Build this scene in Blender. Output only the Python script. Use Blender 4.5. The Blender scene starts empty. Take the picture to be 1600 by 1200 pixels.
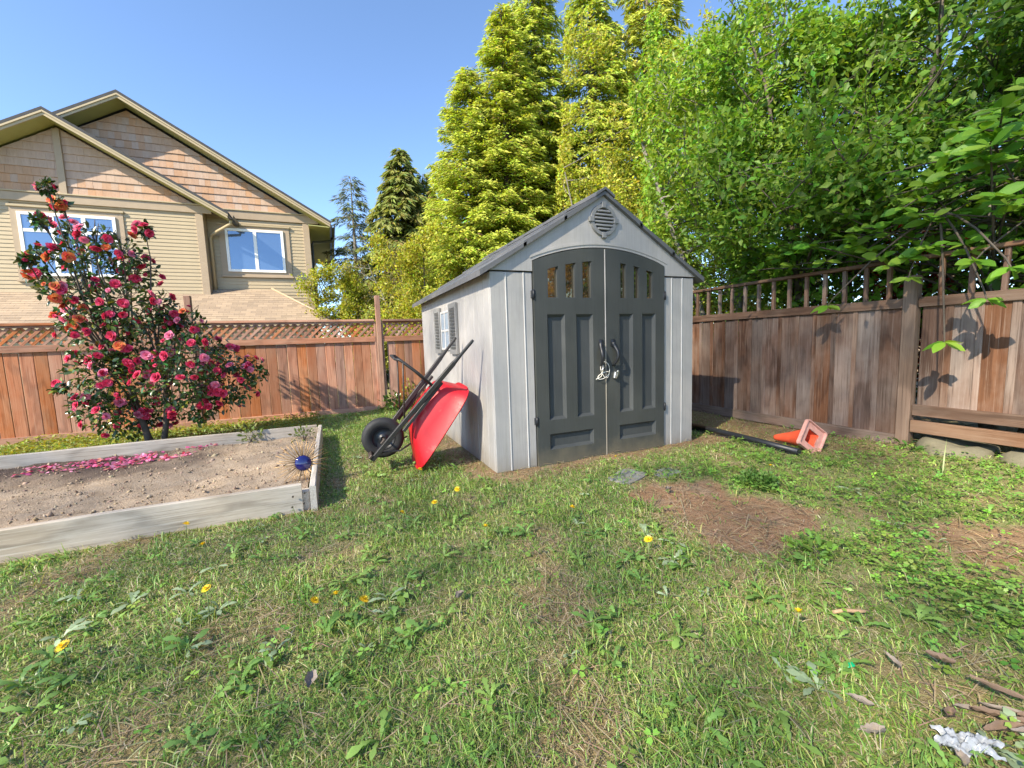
import bpy, bmesh, math, random
import numpy as np
from mathutils import Vector, Matrix, Euler
random.seed(7); rng = np.random.default_rng(7)
R = math.radians
scene = bpy.context.scene
C = scene.collection

# ------------------------------------------------------------------ camera, sky, sun, exposure
cam = bpy.data.cameras.new('camera'); camo = bpy.data.objects.new('camera', cam); C.objects.link(camo)
cam.sensor_fit = 'HORIZONTAL'; cam.sensor_width = 36; cam.lens = 655.8/1600*36; cam.clip_start = .05; cam.clip_end = 2000
c_r = Vector((.9185, -.3936, -.0344)).normalized(); c_f = Vector((.389, .9155, -.1023)).normalized()
c_u = c_r.cross(c_f).normalized(); c_r = c_f.cross(c_u)
camo.matrix_world = Matrix(((c_r.x, c_u.x, -c_f.x, -1.344), (c_r.y, c_u.y, -c_f.y, -3.617), (c_r.z, c_u.z, -c_f.z, 1.233), (0, 0, 0, 1)))
scene.camera = camo
SUN_AZ, SUN_EL = 65, 38            # light travels towards +x, a little towards +y
world = bpy.data.worlds.new('World'); scene.world = world; world.use_nodes = True
wt = world.node_tree; wt.nodes.clear()
sky = wt.nodes.new('ShaderNodeTexSky'); sky.sky_type = 'NISHITA'; sky.sun_disc = False
sky.sun_elevation = R(SUN_EL); sky.sun_rotation = R(180+SUN_AZ); sky.air_density = .68; sky.dust_density = .3; sky.ozone_density = 2.5
bgn = wt.nodes.new('ShaderNodeBackground'); bgn.inputs[1].default_value = .115
won = wt.nodes.new('ShaderNodeOutputWorld')
wmx = wt.nodes.new('ShaderNodeMix'); wmx.data_type = 'RGBA'; wmx.blend_type = 'MULTIPLY'; wmx.inputs[0].default_value = 1; wmx.inputs[7].default_value = (.96, 1.0, 1.0, 1)
wt.links.new(sky.outputs[0], wmx.inputs[6]); wt.links.new(wmx.outputs[2], bgn.inputs[0]); wt.links.new(bgn.outputs[0], won.inputs[0])
sl = bpy.data.lights.new('sun', 'SUN'); sl.energy = 3.1; sl.angle = R(.5); sl.color = (1, .89, .69)
so = bpy.data.objects.new('sun', sl); C.objects.link(so)
ldir = Vector((math.sin(R(SUN_AZ))*math.cos(R(SUN_EL)), math.cos(R(SUN_AZ))*math.cos(R(SUN_EL)), -math.sin(R(SUN_EL))))
so.rotation_euler = ldir.to_track_quat('-Z', 'Y').to_euler(); so.location = (-10, -5, 12)
vs = scene.view_settings; vs.view_transform = 'Standard'; vs.look = 'None'; vs.gamma = 1; vs.use_curve_mapping = False; vs.exposure = 1.82
scene.cycles.use_denoising = True; scene.cycles.max_bounces = 6; scene.cycles.diffuse_bounces = 3; scene.cycles.transmission_bounces = 4; scene.cycles.transparent_max_bounces = 4

# ------------------------------------------------------------------ materials
def nodes(name):
    m = bpy.data.materials.new(name); m.use_nodes = True
    nt = m.node_tree
    return m, nt, nt.nodes['Principled BSDF'], nt.nodes['Material Output']
def N(nt, t, **kw):
    n = nt.nodes.new(t)
    for k, v in kw.items():
        if k.startswith('i_'):
            key = k[2:]; key = int(key) if key.isdigit() else key.replace('_', ' ')
            n.inputs[key].default_value = v
        else: setattr(n, k, v)
    return n
def mixc(nt, a, b, f, mode='MIX'):
    n = nt.nodes.new('ShaderNodeMix'); n.data_type = 'RGBA'; n.blend_type = mode
    for s, v in ((0, f), (6, a), (7, b)):
        if hasattr(v, 'is_linked') or hasattr(v, 'node'): nt.links.new(v, n.inputs[s])
        else: n.inputs[s].default_value = v if s == 0 else (*v[:3], 1)
    return n.outputs[2]
def ramp(nt, src, lo, hi):
    n = nt.nodes.new('ShaderNodeMapRange'); n.inputs[1].default_value = lo; n.inputs[2].default_value = hi
    nt.links.new(src, n.inputs[0]); return n.outputs[0]
def bump(nt, P, h, s, d=.01):
    b = nt.nodes.new('ShaderNodeBump'); b.inputs['Strength'].default_value = s; b.inputs['Distance'].default_value = d
    nt.links.new(h, b.inputs['Height']); nt.links.new(b.outputs[0], P.inputs['Normal'])

def plain(name, col, rough=.5, var=.12, scale=8, bmp=.1, metal=0, spec=.5, bscale=None):
    m, nt, P, O = nodes(name)
    tc = N(nt, 'ShaderNodeTexCoord')
    n1 = N(nt, 'ShaderNodeTexNoise', i_Scale=scale, i_Detail=6.0, i_Roughness=.65); nt.links.new(tc.outputs['Object'], n1.inputs['Vector'])
    oi = N(nt, 'ShaderNodeObjectInfo')
    f = ramp(nt, n1.outputs[0], .3, .7)
    c = mixc(nt, [x*(1-var) for x in col], [min(1, x*(1+var)) for x in col], f)
    c = mixc(nt, c, [x*(1-var) for x in col], ramp(nt, oi.outputs['Random'], 0, 2.5))
    nt.links.new(c, P.inputs['Base Color']); P.inputs['Roughness'].default_value = rough; P.inputs['Metallic'].default_value = metal
    P.inputs['Specular IOR Level'].default_value = spec
    if bmp:
        n2 = N(nt, 'ShaderNodeTexNoise', i_Scale=bscale or scale*6, i_Detail=4.0); nt.links.new(tc.outputs['Object'], n2.inputs['Vector'])
        bump(nt, P, n2.outputs[0], bmp, .004)
    return m

def wood(name, c1, c2, grey, axis='z', greyamt=.5, fine=70, along=1.6, rough=.8, dark=.35, spots=0, patch=1.2, vr=(.72, 1.25), ring=.6):
    """weathered board: long fibres along one axis, streaks, blotches of bare silver wood, a few knots; differs per board"""
    m, nt, P, O = nodes(name)
    tc = N(nt, 'ShaderNodeTexCoord'); oi = N(nt, 'ShaderNodeObjectInfo')
    mp = N(nt, 'ShaderNodeVectorMath', operation='SCALE'); nt.links.new(oi.outputs['Location'], mp.inputs[0]); mp.inputs[3].default_value = 3.7
    ad = N(nt, 'ShaderNodeVectorMath', operation='ADD'); nt.links.new(tc.outputs['Object'], ad.inputs[0]); nt.links.new(mp.outputs[0], ad.inputs[1])
    def st(a, b):
        v = {'x': (b, a, a), 'y': (a, b, a), 'z': (a, a, b)}[axis]
        q = N(nt, 'ShaderNodeVectorMath', operation='MULTIPLY'); nt.links.new(ad.outputs[0], q.inputs[0]); q.inputs[1].default_value = v; return q.outputs[0]
    # growth rings, warped
    w0 = N(nt, 'ShaderNodeTexNoise', i_Scale=1.0, i_Detail=2.0); nt.links.new(st(4, 1.1), w0.inputs['Vector'])
    rg = N(nt, 'ShaderNodeMath', operation='MULTIPLY'); nt.links.new(w0.outputs[0], rg.inputs[0]); rg.inputs[1].default_value = 26
    rs = N(nt, 'ShaderNodeMath', operation='SINE'); nt.links.new(rg.outputs[0], rs.inputs[0])
    rr = ramp(nt, rs.outputs[0], -1, 1)
    f1 = N(nt, 'ShaderNodeTexNoise', i_Scale=1.0, i_Detail=5.0, i_Roughness=.7); nt.links.new(st(fine, along), f1.inputs['Vector'])
    f2 = N(nt, 'ShaderNodeTexNoise', i_Scale=1.0, i_Detail=4.0); nt.links.new(st(9, .9), f2.inputs['Vector'])
    bl = N(nt, 'ShaderNodeTexNoise', i_Scale=patch, i_Detail=5.0, i_Roughness=.6); nt.links.new(st(1.6, 1), bl.inputs['Vector'])
    c = mixc(nt, c1, c2, ramp(nt, f2.outputs[0], .3, .7))
    c = mixc(nt, c, [x*.55 for x in c1], mixf(nt, ramp(nt, rs.outputs[0], .2, 1), ring))
    c = mixc(nt, c, grey, mulf(nt, ramp(nt, bl.outputs[0], .40, .64), greyamt))
    c = mixc(nt, c, [min(.8, x*1.25) for x in grey], mulf(nt, ramp(nt, f1.outputs[0], .46, .30), greyamt*.8))
    c = mixc(nt, c, [x*dark for x in c1], mulf(nt, ramp(nt, f1.outputs[0], .54, .70), .85))
    hs = N(nt, 'ShaderNodeHueSaturation'); nt.links.new(c, hs.inputs['Color'])
    nt.links.new(ramp2(nt, oi.outputs['Random'], *vr), hs.inputs['Value'])
    ml = N(nt, 'ShaderNodeMath', operation='MULTIPLY_ADD'); nt.links.new(oi.outputs['Random'], ml.inputs[0]); ml.inputs[1].default_value = 17.3; ml.inputs[2].default_value = 0
    fr = N(nt, 'ShaderNodeMath', operation='FRACT'); nt.links.new(ml.outputs[0], fr.inputs[0])
    nt.links.new(ramp2(nt, fr.outputs[0], .7, 1.15), hs.inputs['Saturation'])
    nt.links.new(hs.outputs[0], P.inputs['Base Color']); P.inputs['Roughness'].default_value = rough; P.inputs['Specular IOR Level'].default_value = .25
    h = N(nt, 'ShaderNodeMath', operation='MULTIPLY_ADD'); nt.links.new(rr, h.inputs[0]); h.inputs[1].default_value = .35; nt.links.new(f1.outputs[0], h.inputs[2])
    bump(nt, P, h.outputs[0], .55, .004)
    return m
def ramp2(nt, src, lo, hi):
    n = nt.nodes.new('ShaderNodeMapRange'); n.inputs[3].default_value = lo; n.inputs[4].default_value = hi
    nt.links.new(src, n.inputs[0]); return n.outputs[0]
def mulf(nt, a, k):
    n = nt.nodes.new('ShaderNodeMath'); n.operation = 'MULTIPLY'; nt.links.new(a, n.inputs[0]); n.inputs[1].default_value = k; return n.outputs[0]
mixf = mulf

def foliage(name, trans=.35, rough=.45, spec=.35, tk=(1.25, 1.2, .5)):
    m, nt, P, O = nodes(name)
    at = N(nt, 'ShaderNodeAttribute', attribute_name='tint')
    nt.links.new(at.outputs['Color'], P.inputs['Base Color']); P.inputs['Roughness'].default_value = rough; P.inputs['Specular IOR Level'].default_value = spec
    tr = N(nt, 'ShaderNodeBsdfTranslucent'); nt.links.new(mixc(nt, at.outputs['Color'], tk, 1.0, 'MULTIPLY'), tr.inputs['Color'])
    mx = N(nt, 'ShaderNodeMixShader'); mx.inputs[0].default_value = trans
    nt.links.new(P.outputs[0], mx.inputs[1]); nt.links.new(tr.outputs[0], mx.inputs[2]); nt.links.new(mx.outputs[0], O.inputs['Surface'])
    return m

def glass(name, dark, refl, tintc=(.9, .95, 1)):
    m, nt, P, O = nodes(name)
    P.inputs['Base Color'].default_value = (*dark, 1); P.inputs['Roughness'].default_value = .3
    gl = N(nt, 'ShaderNodeBsdfGlossy'); gl.inputs['Roughness'].default_value = .03; gl.inputs['Color'].default_value = (*tintc, 1)
    tc = N(nt, 'ShaderNodeTexCoord'); n2 = N(nt, 'ShaderNodeTexNoise', i_Scale=2.5, i_Detail=1.0); nt.links.new(tc.outputs['Object'], n2.inputs['Vector'])
    b = N(nt, 'ShaderNodeBump'); b.inputs['Strength'].default_value = .08; b.inputs['Distance'].default_value = .02
    nt.links.new(n2.outputs[0], b.inputs['Height']); nt.links.new(b.outputs[0], gl.inputs['Normal'])
    mx = N(nt, 'ShaderNodeMixShader'); mx.inputs[0].default_value = refl
    nt.links.new(P.outputs[0], mx.inputs[1]); nt.links.new(gl.outputs[0], mx.inputs[2]); nt.links.new(mx.outputs[0], O.inputs['Surface'])
    return m

def resin(name, col, axis='z', rough=.55, grain=.35, dirt=.0):
    """moulded plastic with pressed wood grain, faint scuffs, blotchy mud and green film"""
    m, nt, P, O = nodes(name)
    tc = N(nt, 'ShaderNodeTexCoord'); oi = N(nt, 'ShaderNodeObjectInfo')
    ad = N(nt, 'ShaderNodeVectorMath', operation='ADD'); nt.links.new(tc.outputs['Object'], ad.inputs[0]); nt.links.new(oi.outputs['Location'], ad.inputs[1])
    q = N(nt, 'ShaderNodeVectorMath', operation='MULTIPLY'); nt.links.new(ad.outputs[0], q.inputs[0]); q.inputs[1].default_value = (90, 90, 3) if axis == 'z' else (3, 90, 90)
    f1 = N(nt, 'ShaderNodeTexNoise', i_Scale=1.0, i_Detail=4.0); nt.links.new(q.outputs[0], f1.inputs['Vector'])
    f2 = N(nt, 'ShaderNodeTexNoise', i_Scale=2.2, i_Detail=6.0, i_Roughness=.7); nt.links.new(ad.outputs[0], f2.inputs['Vector'])
    q3 = N(nt, 'ShaderNodeVectorMath', operation='MULTIPLY'); nt.links.new(ad.outputs[0], q3.inputs[0]); q3.inputs[1].default_value = (14, 14, 1.3)
    f3 = N(nt, 'ShaderNodeTexNoise', i_Scale=1.0, i_Detail=5.0, i_Roughness=.7); nt.links.new(q3.outputs[0], f3.inputs['Vector'])
    c = mixc(nt, [x*.88 for x in col], [min(1, x*1.07) for x in col], ramp(nt, f2.outputs[0], .3, .7))
    c = mixc(nt, c, [x*.72 for x in col], mulf(nt, ramp(nt, f1.outputs[0], .5, .75), .55))
    if dirt:
        c = mixc(nt, c, (col[0]*.68, col[1]*.68, col[2]*.56), mulf(nt, ramp(nt, f3.outputs[0], .52, .76), dirt))
        sx_ = N(nt, 'ShaderNodeSeparateXYZ'); nt.links.new(tc.outputs['Object'], sx_.inputs[0])           # mud splashed up from the ground
        lo = N(nt, 'ShaderNodeMath', operation='MULTIPLY_ADD'); nt.links.new(f2.outputs[0], lo.inputs[0]); lo.inputs[1].default_value = -.55; nt.links.new(sx_.outputs[2], lo.inputs[2])
        c = mixc(nt, c, (.20, .17, .11), mulf(nt, ramp(nt, lo.outputs[0], -.10, -.32), .6))
    nt.links.new(c, P.inputs['Base Color']); P.inputs['Specular IOR Level'].default_value = .35
    nt.links.new(ramp2(nt, f2.outputs[0], rough-.15, rough+.2), P.inputs['Roughness'])
    bump(nt, P, f1.outputs[0], grain, .002)
    return m

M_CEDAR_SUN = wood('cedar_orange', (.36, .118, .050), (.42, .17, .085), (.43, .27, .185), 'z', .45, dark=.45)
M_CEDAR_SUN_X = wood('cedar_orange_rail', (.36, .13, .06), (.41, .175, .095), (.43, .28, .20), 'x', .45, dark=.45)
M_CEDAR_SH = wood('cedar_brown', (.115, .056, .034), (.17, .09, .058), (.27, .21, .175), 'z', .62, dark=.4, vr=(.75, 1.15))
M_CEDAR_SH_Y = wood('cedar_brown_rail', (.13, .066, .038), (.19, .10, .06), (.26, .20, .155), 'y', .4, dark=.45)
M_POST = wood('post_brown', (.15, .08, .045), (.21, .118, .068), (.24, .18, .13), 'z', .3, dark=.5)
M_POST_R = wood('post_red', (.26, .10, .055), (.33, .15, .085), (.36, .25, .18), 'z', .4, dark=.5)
M_BED = wood('weathered_grey_board', (.30, .245, .185), (.39, .33, .265), (.50, .46, .41), 'x', .6, dark=.5)
M_BED_Y = wood('weathered_grey_end_board', (.30, .245, .185), (.39, .33, .265), (.50, .46, .41), 'y', .6, dark=.5)
M_RESIN = resin('grey_resin', (.385, .37, .36), dirt=.35)
M_RESIN_W = resin('pale_resin_edge', (.52, .51, .50))
M_DOOR = resin('charcoal_resin', (.058, .062, .059), grain=.3, dirt=.4)
M_DOORP = resin('charcoal_panel', (.058, .063, .065), grain=.55)
M_SHUT = resin('shutter_grey', (.22, .22, .22), axis='x', grain=.1)
M_ROOF = plain('grey_roof_resin', (.125, .125, .13), .6, .18, 5, .4)
M_BLACKP = plain('black_plastic', (.02, .022, .028), .42, .2, 12, .1)
M_BLACKW = plain('black_painted_wood', (.028, .026, .026), .5, .35, 20, .35)
M_STEEL = plain('rusty_dark_steel', (.085, .065, .055), .5, .3, 18, .2, metal=.4)
M_RUBBER = plain('tyre_rubber', (.018, .018, .02), .7, .25, 20, .2)
M_RED, _nt, _P, _O = nodes('red_tray_paint')
_tc = N(_nt, 'ShaderNodeTexCoord'); _a = N(_nt, 'ShaderNodeTexNoise', i_Scale=4.0, i_Detail=7.0, i_Roughness=.7); _b = N(_nt, 'ShaderNodeTexNoise', i_Scale=26.0, i_Detail=6.0, i_Roughness=.8)
for _q in (_a, _b): _nt.links.new(_tc.outputs['Object'], _q.inputs['Vector'])
_c = mixc(_nt, (.42, .004, .010), (.54, .010, .02), ramp(_nt, _a.outputs[0], .3, .7)); _c = mixc(_nt, _c, (.26, .10, .06), mulf(_nt, ramp(_nt, _b.outputs[0], .62, .72), .8)); _c = mixc(_nt, _c, (.42, .25, .17), mulf(_nt, ramp(_nt, _a.outputs[0], .60, .74), .55))
_nt.links.new(_c, _P.inputs['Base Color']); _nt.links.new(ramp2(_nt, _b.outputs[0], .3, .65), _P.inputs['Roughness']); bump(_nt, _P, _b.outputs[0], .12, .003)
M_GLASS_H = glass('window_glass', (.045, .075, .13), .22, (.55, .72, .95))  # blue base and gloss tint paint in the sky reflection
M_GLASS_S = glass('shed_glass', (.012, .01, .008), .36, (1, .78, .45))  # amber gloss tint puts a golden reflection into the panes
M_GLASS_P = plain('pale_window_plastic', (.27, .34, .42), .25, .06, 4, .03)
M_WHITE = plain('white_vinyl', (.80, .80, .78), .4, .05, 4, .05)
M_SIDING = plain('cream_siding', (.40, .32, .205), .55, .06, 3, .12)
M_TRIM = plain('tan_trim', (.36, .275, .19), .6, .09, 4, .1)
M_FASCIA = plain('cream_fascia', (.40, .32, .20), .55, .06, 4, .08)
M_SOFFIT = plain('green_lit_soffit', (.34, .33, .12), .6, .08, 4, .05)  # green bounced light put into the soffit colour
M_SHINGLE = wood('cedar_tone_shingle', (.43, .265, .175), (.47, .30, .205), (.48, .36, .27), 'z', .2, fine=60, along=.8, dark=.82, vr=(.96, 1.04), ring=.12)
M_ASPH = plain('dark_asphalt_edge', (.055, .055, .06), .9, .2, 8, .3)
M_GUTTER = plain('dark_gutter', (.055, .05, .045), .4, .1, 6, .05)
M_ORANGE = plain('orange_cone', (.78, .105, .045), .5, .15, 14, .15)
M_CONEIN = plain('faded_cone_base', (.62, .32, .27), .6, .25, 18, .25)
M_COBALT = plain('cobalt_glass', (.006, .008, .11), .08, .2, 10, 0, spec=.9)
M_COPPER = plain('copper_wire', (.46, .29, .13), .45, .2, 20, .1, metal=.5)
M_STONE = plain('paving_stone', (.24, .235, .225), .85, .2, 14, .6)
M_ROCK = plain('boulder_stone', (.15, .135, .09), .9, .35, 5, 1.0, bscale=22)
M_BARK = plain('grey_bark', (.10, .08, .062), .9, .4, 10, 1.0, bscale=40)
M_BARKL = plain('pale_bark', (.22, .20, .17), .85, .4, 9, .9, bscale=35)
M_CORD = plain('white_cord', (.75, .72, .66), .7, .06, 30, .1)
M_METAL = plain('latch_metal', (.55, .56, .56), .35, .15, 20, .05, metal=.8)
M_DRY = plain('dry_leaf_brown', (.20, .135, .095), .8, .3, 14, .4)
M_DRYG = plain('dry_leaf_grey', (.27, .225, .19), .85, .25, 14, .4)
M_PLASTIC = plain('white_plastic_film', (.30, .32, .35), .3, .08, 12, .3)
M_GREENP = plain('green_plastic', (.005, .30, .11), .25, .1, 10, .05)
M_LEAF = foliage('leaf', .45)
M_NEEDLE = foliage('needle', .36, .6, .2)
M_GRASS = foliage('grass_blade', .3, .42, .5)
M_GLOSSLEAF = foliage('camellia_leaf', .15, .25, .6)
M_PETAL = foliage('petal', .3, .55, .2, (1.1, .9, .9))

# ------------------------------------------------------------------ object helpers
WL = {}
def link(o, parent=None, loc=(0, 0, 0)):
    C.objects.link(o); loc = Vector(loc)
    if parent is not None:
        o.parent = parent; o.location = loc - WL[parent.name]
    else: o.location = loc
    WL[o.name] = loc; return o
def root(name, loc, label, cat, group=None, mw=None):
    o = bpy.data.objects.new(name, None); o.empty_display_size = .1
    link(o, None, loc); o['label'] = label; o['category'] = cat
    if group: o['group'] = group
    if mw is not None: o.matrix_world = mw; WL[o.name] = Vector((0, 0, 0))
    return o
def me(bm, mat, smooth=False, name='mesh'):
    m = bpy.data.meshes.new(name); bm.normal_update(); bm.to_mesh(m); bm.free()
    if mat: m.materials.append(mat)
    if smooth: m.polygons.foreach_set('use_smooth', [True]*len(m.polygons))
    return m
def obj(name, mesh, parent=None, loc=(0, 0, 0), rot=None, scale=None, label=None, cat=None, group=None, kind=None):
    o = bpy.data.objects.new(name, mesh); link(o, parent, loc)
    if rot is not None: o.rotation_euler = rot
    if scale is not None: o.scale = scale
    if label: o['label'] = label
    if cat: o['category'] = cat
    if group: o['group'] = group
    if kind: o['kind'] = kind
    return o
def bx(bm, x0, x1, y0, y1, z0, z1, bev=0, mw=None):
    r = bmesh.ops.create_cube(bm, size=1); vsx = r['verts']
    M = Matrix.Translation(((x0+x1)/2, (y0+y1)/2, (z0+z1)/2)) @ Matrix.Diagonal((abs(x1-x0), abs(y1-y0), abs(z1-z0), 1))
    bmesh.ops.transform(bm, matrix=M, verts=vsx)
    if bev:
        es = list({e for v in vsx for e in v.link_edges})
        r2 = bmesh.ops.bevel(bm, geom=es, offset=bev, segments=1, affect='EDGES', profile=.5)
        vsx = list({v for f in r2['faces'] for v in f.verts} | {v for v in vsx if v.is_valid})
    if mw is not None: bmesh.ops.transform(bm, matrix=mw, verts=vsx)
    return vsx
def boxmesh(x0, x1, y0, y1, z0, z1, mat, bev=.003):
    bm = bmesh.new(); bx(bm, x0, x1, y0, y1, z0, z1, bev); return me(bm, mat)
def wbox(name, parent, x0, x1, y0, y1, z0, z1, mat, bev=.003, **kw):
    """a box given in world coordinates, its own origin at its centre"""
    c = ((x0+x1)/2, (y0+y1)/2, (z0+z1)/2)
    return obj(name, boxmesh(x0-c[0], x1-c[0], y0-c[1], y1-c[1], z0-c[2], z1-c[2], mat, bev), parent, c, **kw)
def tube(bm, pts, rad, n=8, cap=True):
    pts = [Vector(p) for p in pts]; rad = rad if isinstance(rad, (list, tuple)) else [rad]*len(pts)
    rings = []; up = None
    for i, p in enumerate(pts):
        d = (pts[min(i+1, len(pts)-1)] - pts[max(i-1, 0)]).normalized()
        if up is None: up = d.orthogonal().normalized()
        up = (up - d*up.dot(d)); up = up.normalized() if up.length > 1e-6 else d.orthogonal().normalized()
        s = d.cross(up)
        rings.append([bm.verts.new(p + (up*math.cos(a) + s*math.sin(a))*rad[i]) for a in [2*math.pi*k/n for k in range(n)]])
    for a, b in zip(rings, rings[1:]):
        for k in range(n):
            f = bm.faces.new((a[k], a[(k+1) % n], b[(k+1) % n], b[k])); f.smooth = True
    if cap:
        bm.faces.new(rings[0][::-1]); bm.faces.new(rings[-1])
def prism(bm, poly, f0, f1):
    """polygon of 2D points; f0/f1 map a point to the two end 3D points"""
    a = [bm.verts.new(f0(*p)) for p in poly]; b = [bm.verts.new(f1(*p)) for p in poly]
    bm.faces.new(a); bm.faces.new(b[::-1])
    n = len(poly)
    for i in range(n): bm.faces.new((a[i], b[i], b[(i+1) % n], a[(i+1) % n]))
    bmesh.ops.recalc_face_normals(bm, faces=bm.faces[:])
def xz_prism(poly, y0, y1, mat):
    bm = bmesh.new(); prism(bm, poly, lambda x, z: (x, y0, z), lambda x, z: (x, y1, z)); return me(bm, mat)
def arrmesh(name, v, f, mat, tint=None, smooth=False):
    """mesh from numpy arrays; f is (n, k)"""
    m = bpy.data.meshes.new(name); v = np.ascontiguousarray(v, np.float32); f = np.ascontiguousarray(f, np.int32)
    k = f.shape[1]
    m.vertices.add(len(v)); m.vertices.foreach_set('co', v.ravel())
    m.loops.add(f.size); m.loops.foreach_set('vertex_index', f.ravel())
    m.polygons.add(len(f)); m.polygons.foreach_set('loop_start', np.arange(0, f.size, k, dtype=np.int32))
    m.polygons.foreach_set('loop_total', np.full(len(f), k, np.int32))
    if smooth: m.polygons.foreach_set('use_smooth', np.ones(len(f), bool))
    if tint is not None:
        a = m.attributes.new('tint', 'FLOAT_COLOR', 'POINT'); t = np.ones((len(v), 4), np.float32); t[:, :3] = tint; a.data.foreach_set('color', t.ravel())
    m.update(calc_edges=True); m.materials.append(mat); return m
def unit(a): return a/np.maximum(np.linalg.norm(a, axis=-1, keepdims=True), 1e-9)
def frames(d, n):
    d = unit(d); n = n - d*(d*n).sum(-1, keepdims=True); n = unit(n); s = np.cross(n, d)
    return np.stack([d, s, n], axis=2)      # columns: along, across, normal
def scatter(tv, tf, pos, fr, sc, tint, grad=None):
    """copies of a small template (k verts, faces) at N places -> verts, faces, tint"""
    tv = np.asarray(tv, np.float32); k = len(tv); n = len(pos)
    sc = np.asarray(sc, np.float32); sc = sc[:, None] if sc.ndim == 1 else sc
    loc = tv[None]*(sc[:, None, :] if sc.shape[1] == 3 else sc[:, :, None])
    v = np.einsum('nij,nkj->nki', fr, loc) + pos[:, None, :]
    f = (np.asarray(tf, np.int32)[None] + (np.arange(n)*k)[:, None, None]).reshape(-1, np.asarray(tf).shape[1])
    t = np.repeat(np.asarray(tint)[:, None, :], k, 1)
    if grad is not None: t = t*np.asarray(grad)[None, :, None]
    return v.reshape(-1, 3), f, t.reshape(-1, 3)
def join_arr(parts):
    v, f, t = [], [], []; o = 0
    for a, b, c in parts: v.append(a); f.append(b+o); t.append(c); o += len(a)
    return np.concatenate(v), np.concatenate(f), np.concatenate(t)
def rdir(n): return unit(rng.normal(size=(n, 3)))
LEAF2 = ([(0, 0, 0), (.42, .26, .05), (1, 0, -.06), (.42, -.26, .05)], [(0, 2, 1), (0, 3, 2)])
LEAF6 = ([(0, 0, 0), (.28, .21, .04), (.65, .23, .03), (1, 0, -.10), (.65, -.23, .03), (.28, -.21, .04), (.5, 0, -.02)],
         [(0, 6, 1), (1, 6, 2), (2, 6, 3), (3, 6, 4), (4, 6, 5), (5, 6, 0)])
KITE = ([(0, 0, 0), (.4, .12, .0), (1, 0, -.05), (.4, -.12, 0)], [(0, 2, 1), (0, 3, 2)])
def vary(base, n, s=.25, hue=.12):
    b = np.asarray(base, float)[None]*(1 + rng.normal(0, s, (n, 1))).clip(.4, 1.8)
    return (b*(1 + rng.normal(0, hue, (n, 3)))).clip(.004, .9)
def nz(x, y, f, seed):
    r = np.random.default_rng(seed); o = 0
    for k in range(5):
        a = r.uniform(0, 6.28, 3); g = f*(1.7**k); w = r.uniform(-1, 1, 2); w = w/np.hypot(*w)
        u = r.uniform(-1, 1, 2); u = u/np.hypot(*u)
        o = o + (np.sin(g*(x*w[0]+y*w[1])+a[0]) * np.cos(g*(x*u[0]+y*u[1])+a[1]))*.7**k
    return o/2.0                                                     # about -1..1
def sstep(x, a, b): t = np.clip((x-a)/(b-a), 0, 1); return t*t*(3-2*t)
def inpoly(x, y, poly):
    c = np.zeros(x.shape, bool); n = len(poly)
    for i in range(n):
        (x0, y0), (x1, y1) = poly[i], poly[(i+1) % n]
        if y0 == y1: continue
        c ^= ((y0 > y) != (y1 > y)) & (x < (x1-x0)*(y-y0)/(y1-y0)+x0)
    return c

# ------------------------------------------------------------------ ground
DIRT = [(.75, -1.0), (1.23, -.95), (1.55, -1.13), (1.4, -1.43), (1.71, -1.81), (1.39, -2.07), (1.05, -2.08), (.85, -2.18), (.71, -2.03), (.77, -1.58)]
STRAW = [(1.9, -2.28), (2.23, -2.37), (2.6, -2.6), (2.18, -2.68), (1.76, -2.8), (1.76, -2.55)]
def gh(x, y): return .018*nz(x, y, 1.3, 3) + .008*nz(x, y, 5, 4) + .03*sstep(x, 3.2, 4.2)*sstep(-y, .6, 1.6)
def bare(x, y):
    """0 = turf, 1 = bare earth"""
    j = .10*nz(x, y, 7, 11)+.05*nz(x, y, 23, 13); k = .10*nz(x, y, 8, 12)+.05*nz(x, y, 21, 14)
    b = inpoly(x+j, y+k, DIRT)*1.0
    b = np.maximum(b, .9*inpoly(x+j, y+k, STRAW))
    b = np.maximum(b, .85*sstep(y+j*1.5, -.42, -.12)*(x > -.1)*(x < 4.1)*(y < .1))         # mulch before the doors
    b = np.maximum(b, .8*sstep(x+j*2, 2.6, 3.1)*sstep(y+k*2, -1.2, -.6))                   # strip by the right fence
    b = np.maximum(b, .5*sstep(x+j*2, 3.0, 3.5)*sstep(y+k*2, -2.2, -1.0))
    b = np.maximum(b, .75*sstep(-np.abs(x+.12+j*.6), -.22, -.06)*(y > -.1)*(y < 3.2))      # drip line beside the shed
    b = np.maximum(b, .55*sstep(nz(x, y, 2.6, 21), .42, .8))
    return np.clip(b, 0, 1)
xs = np.concatenate([[-600, -200, -70, -30, -16], np.arange(-10, 6.01, .07), [9, 14, 30, 80, 250, 600]])
ys = np.concatenate([[-600, -200, -70, -30, -12], np.arange(-6, 6.01, .07), [9, 14, 30, 80, 250, 600]])
gx, gy = np.meshgrid(xs, ys); fineM = ((gx > -9.5) & (gx < 5.9) & (gy > -5.9) & (gy < 5.9))
gzv = np.where(fineM, gh(gx, gy) + .012*bare(gx, gy)*nz(gx, gy, 16, 9), 0) - .004
nxx, nyy = len(xs), len(ys); idx = np.arange(nxx*nyy).reshape(nyy, nxx)
gf = np.stack([idx[:-1, :-1], idx[:-1, 1:], idx[1:, 1:], idx[1:, :-1]], -1).reshape(-1, 4)
bt = bare(gx, gy).ravel(); gt = np.stack([bt, bt, bt], 1)
mg, nt, P, O = nodes('lawn_soil')
at = N(nt, 'ShaderNodeAttribute', attribute_name='tint'); tc = N(nt, 'ShaderNodeTexCoord')
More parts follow.
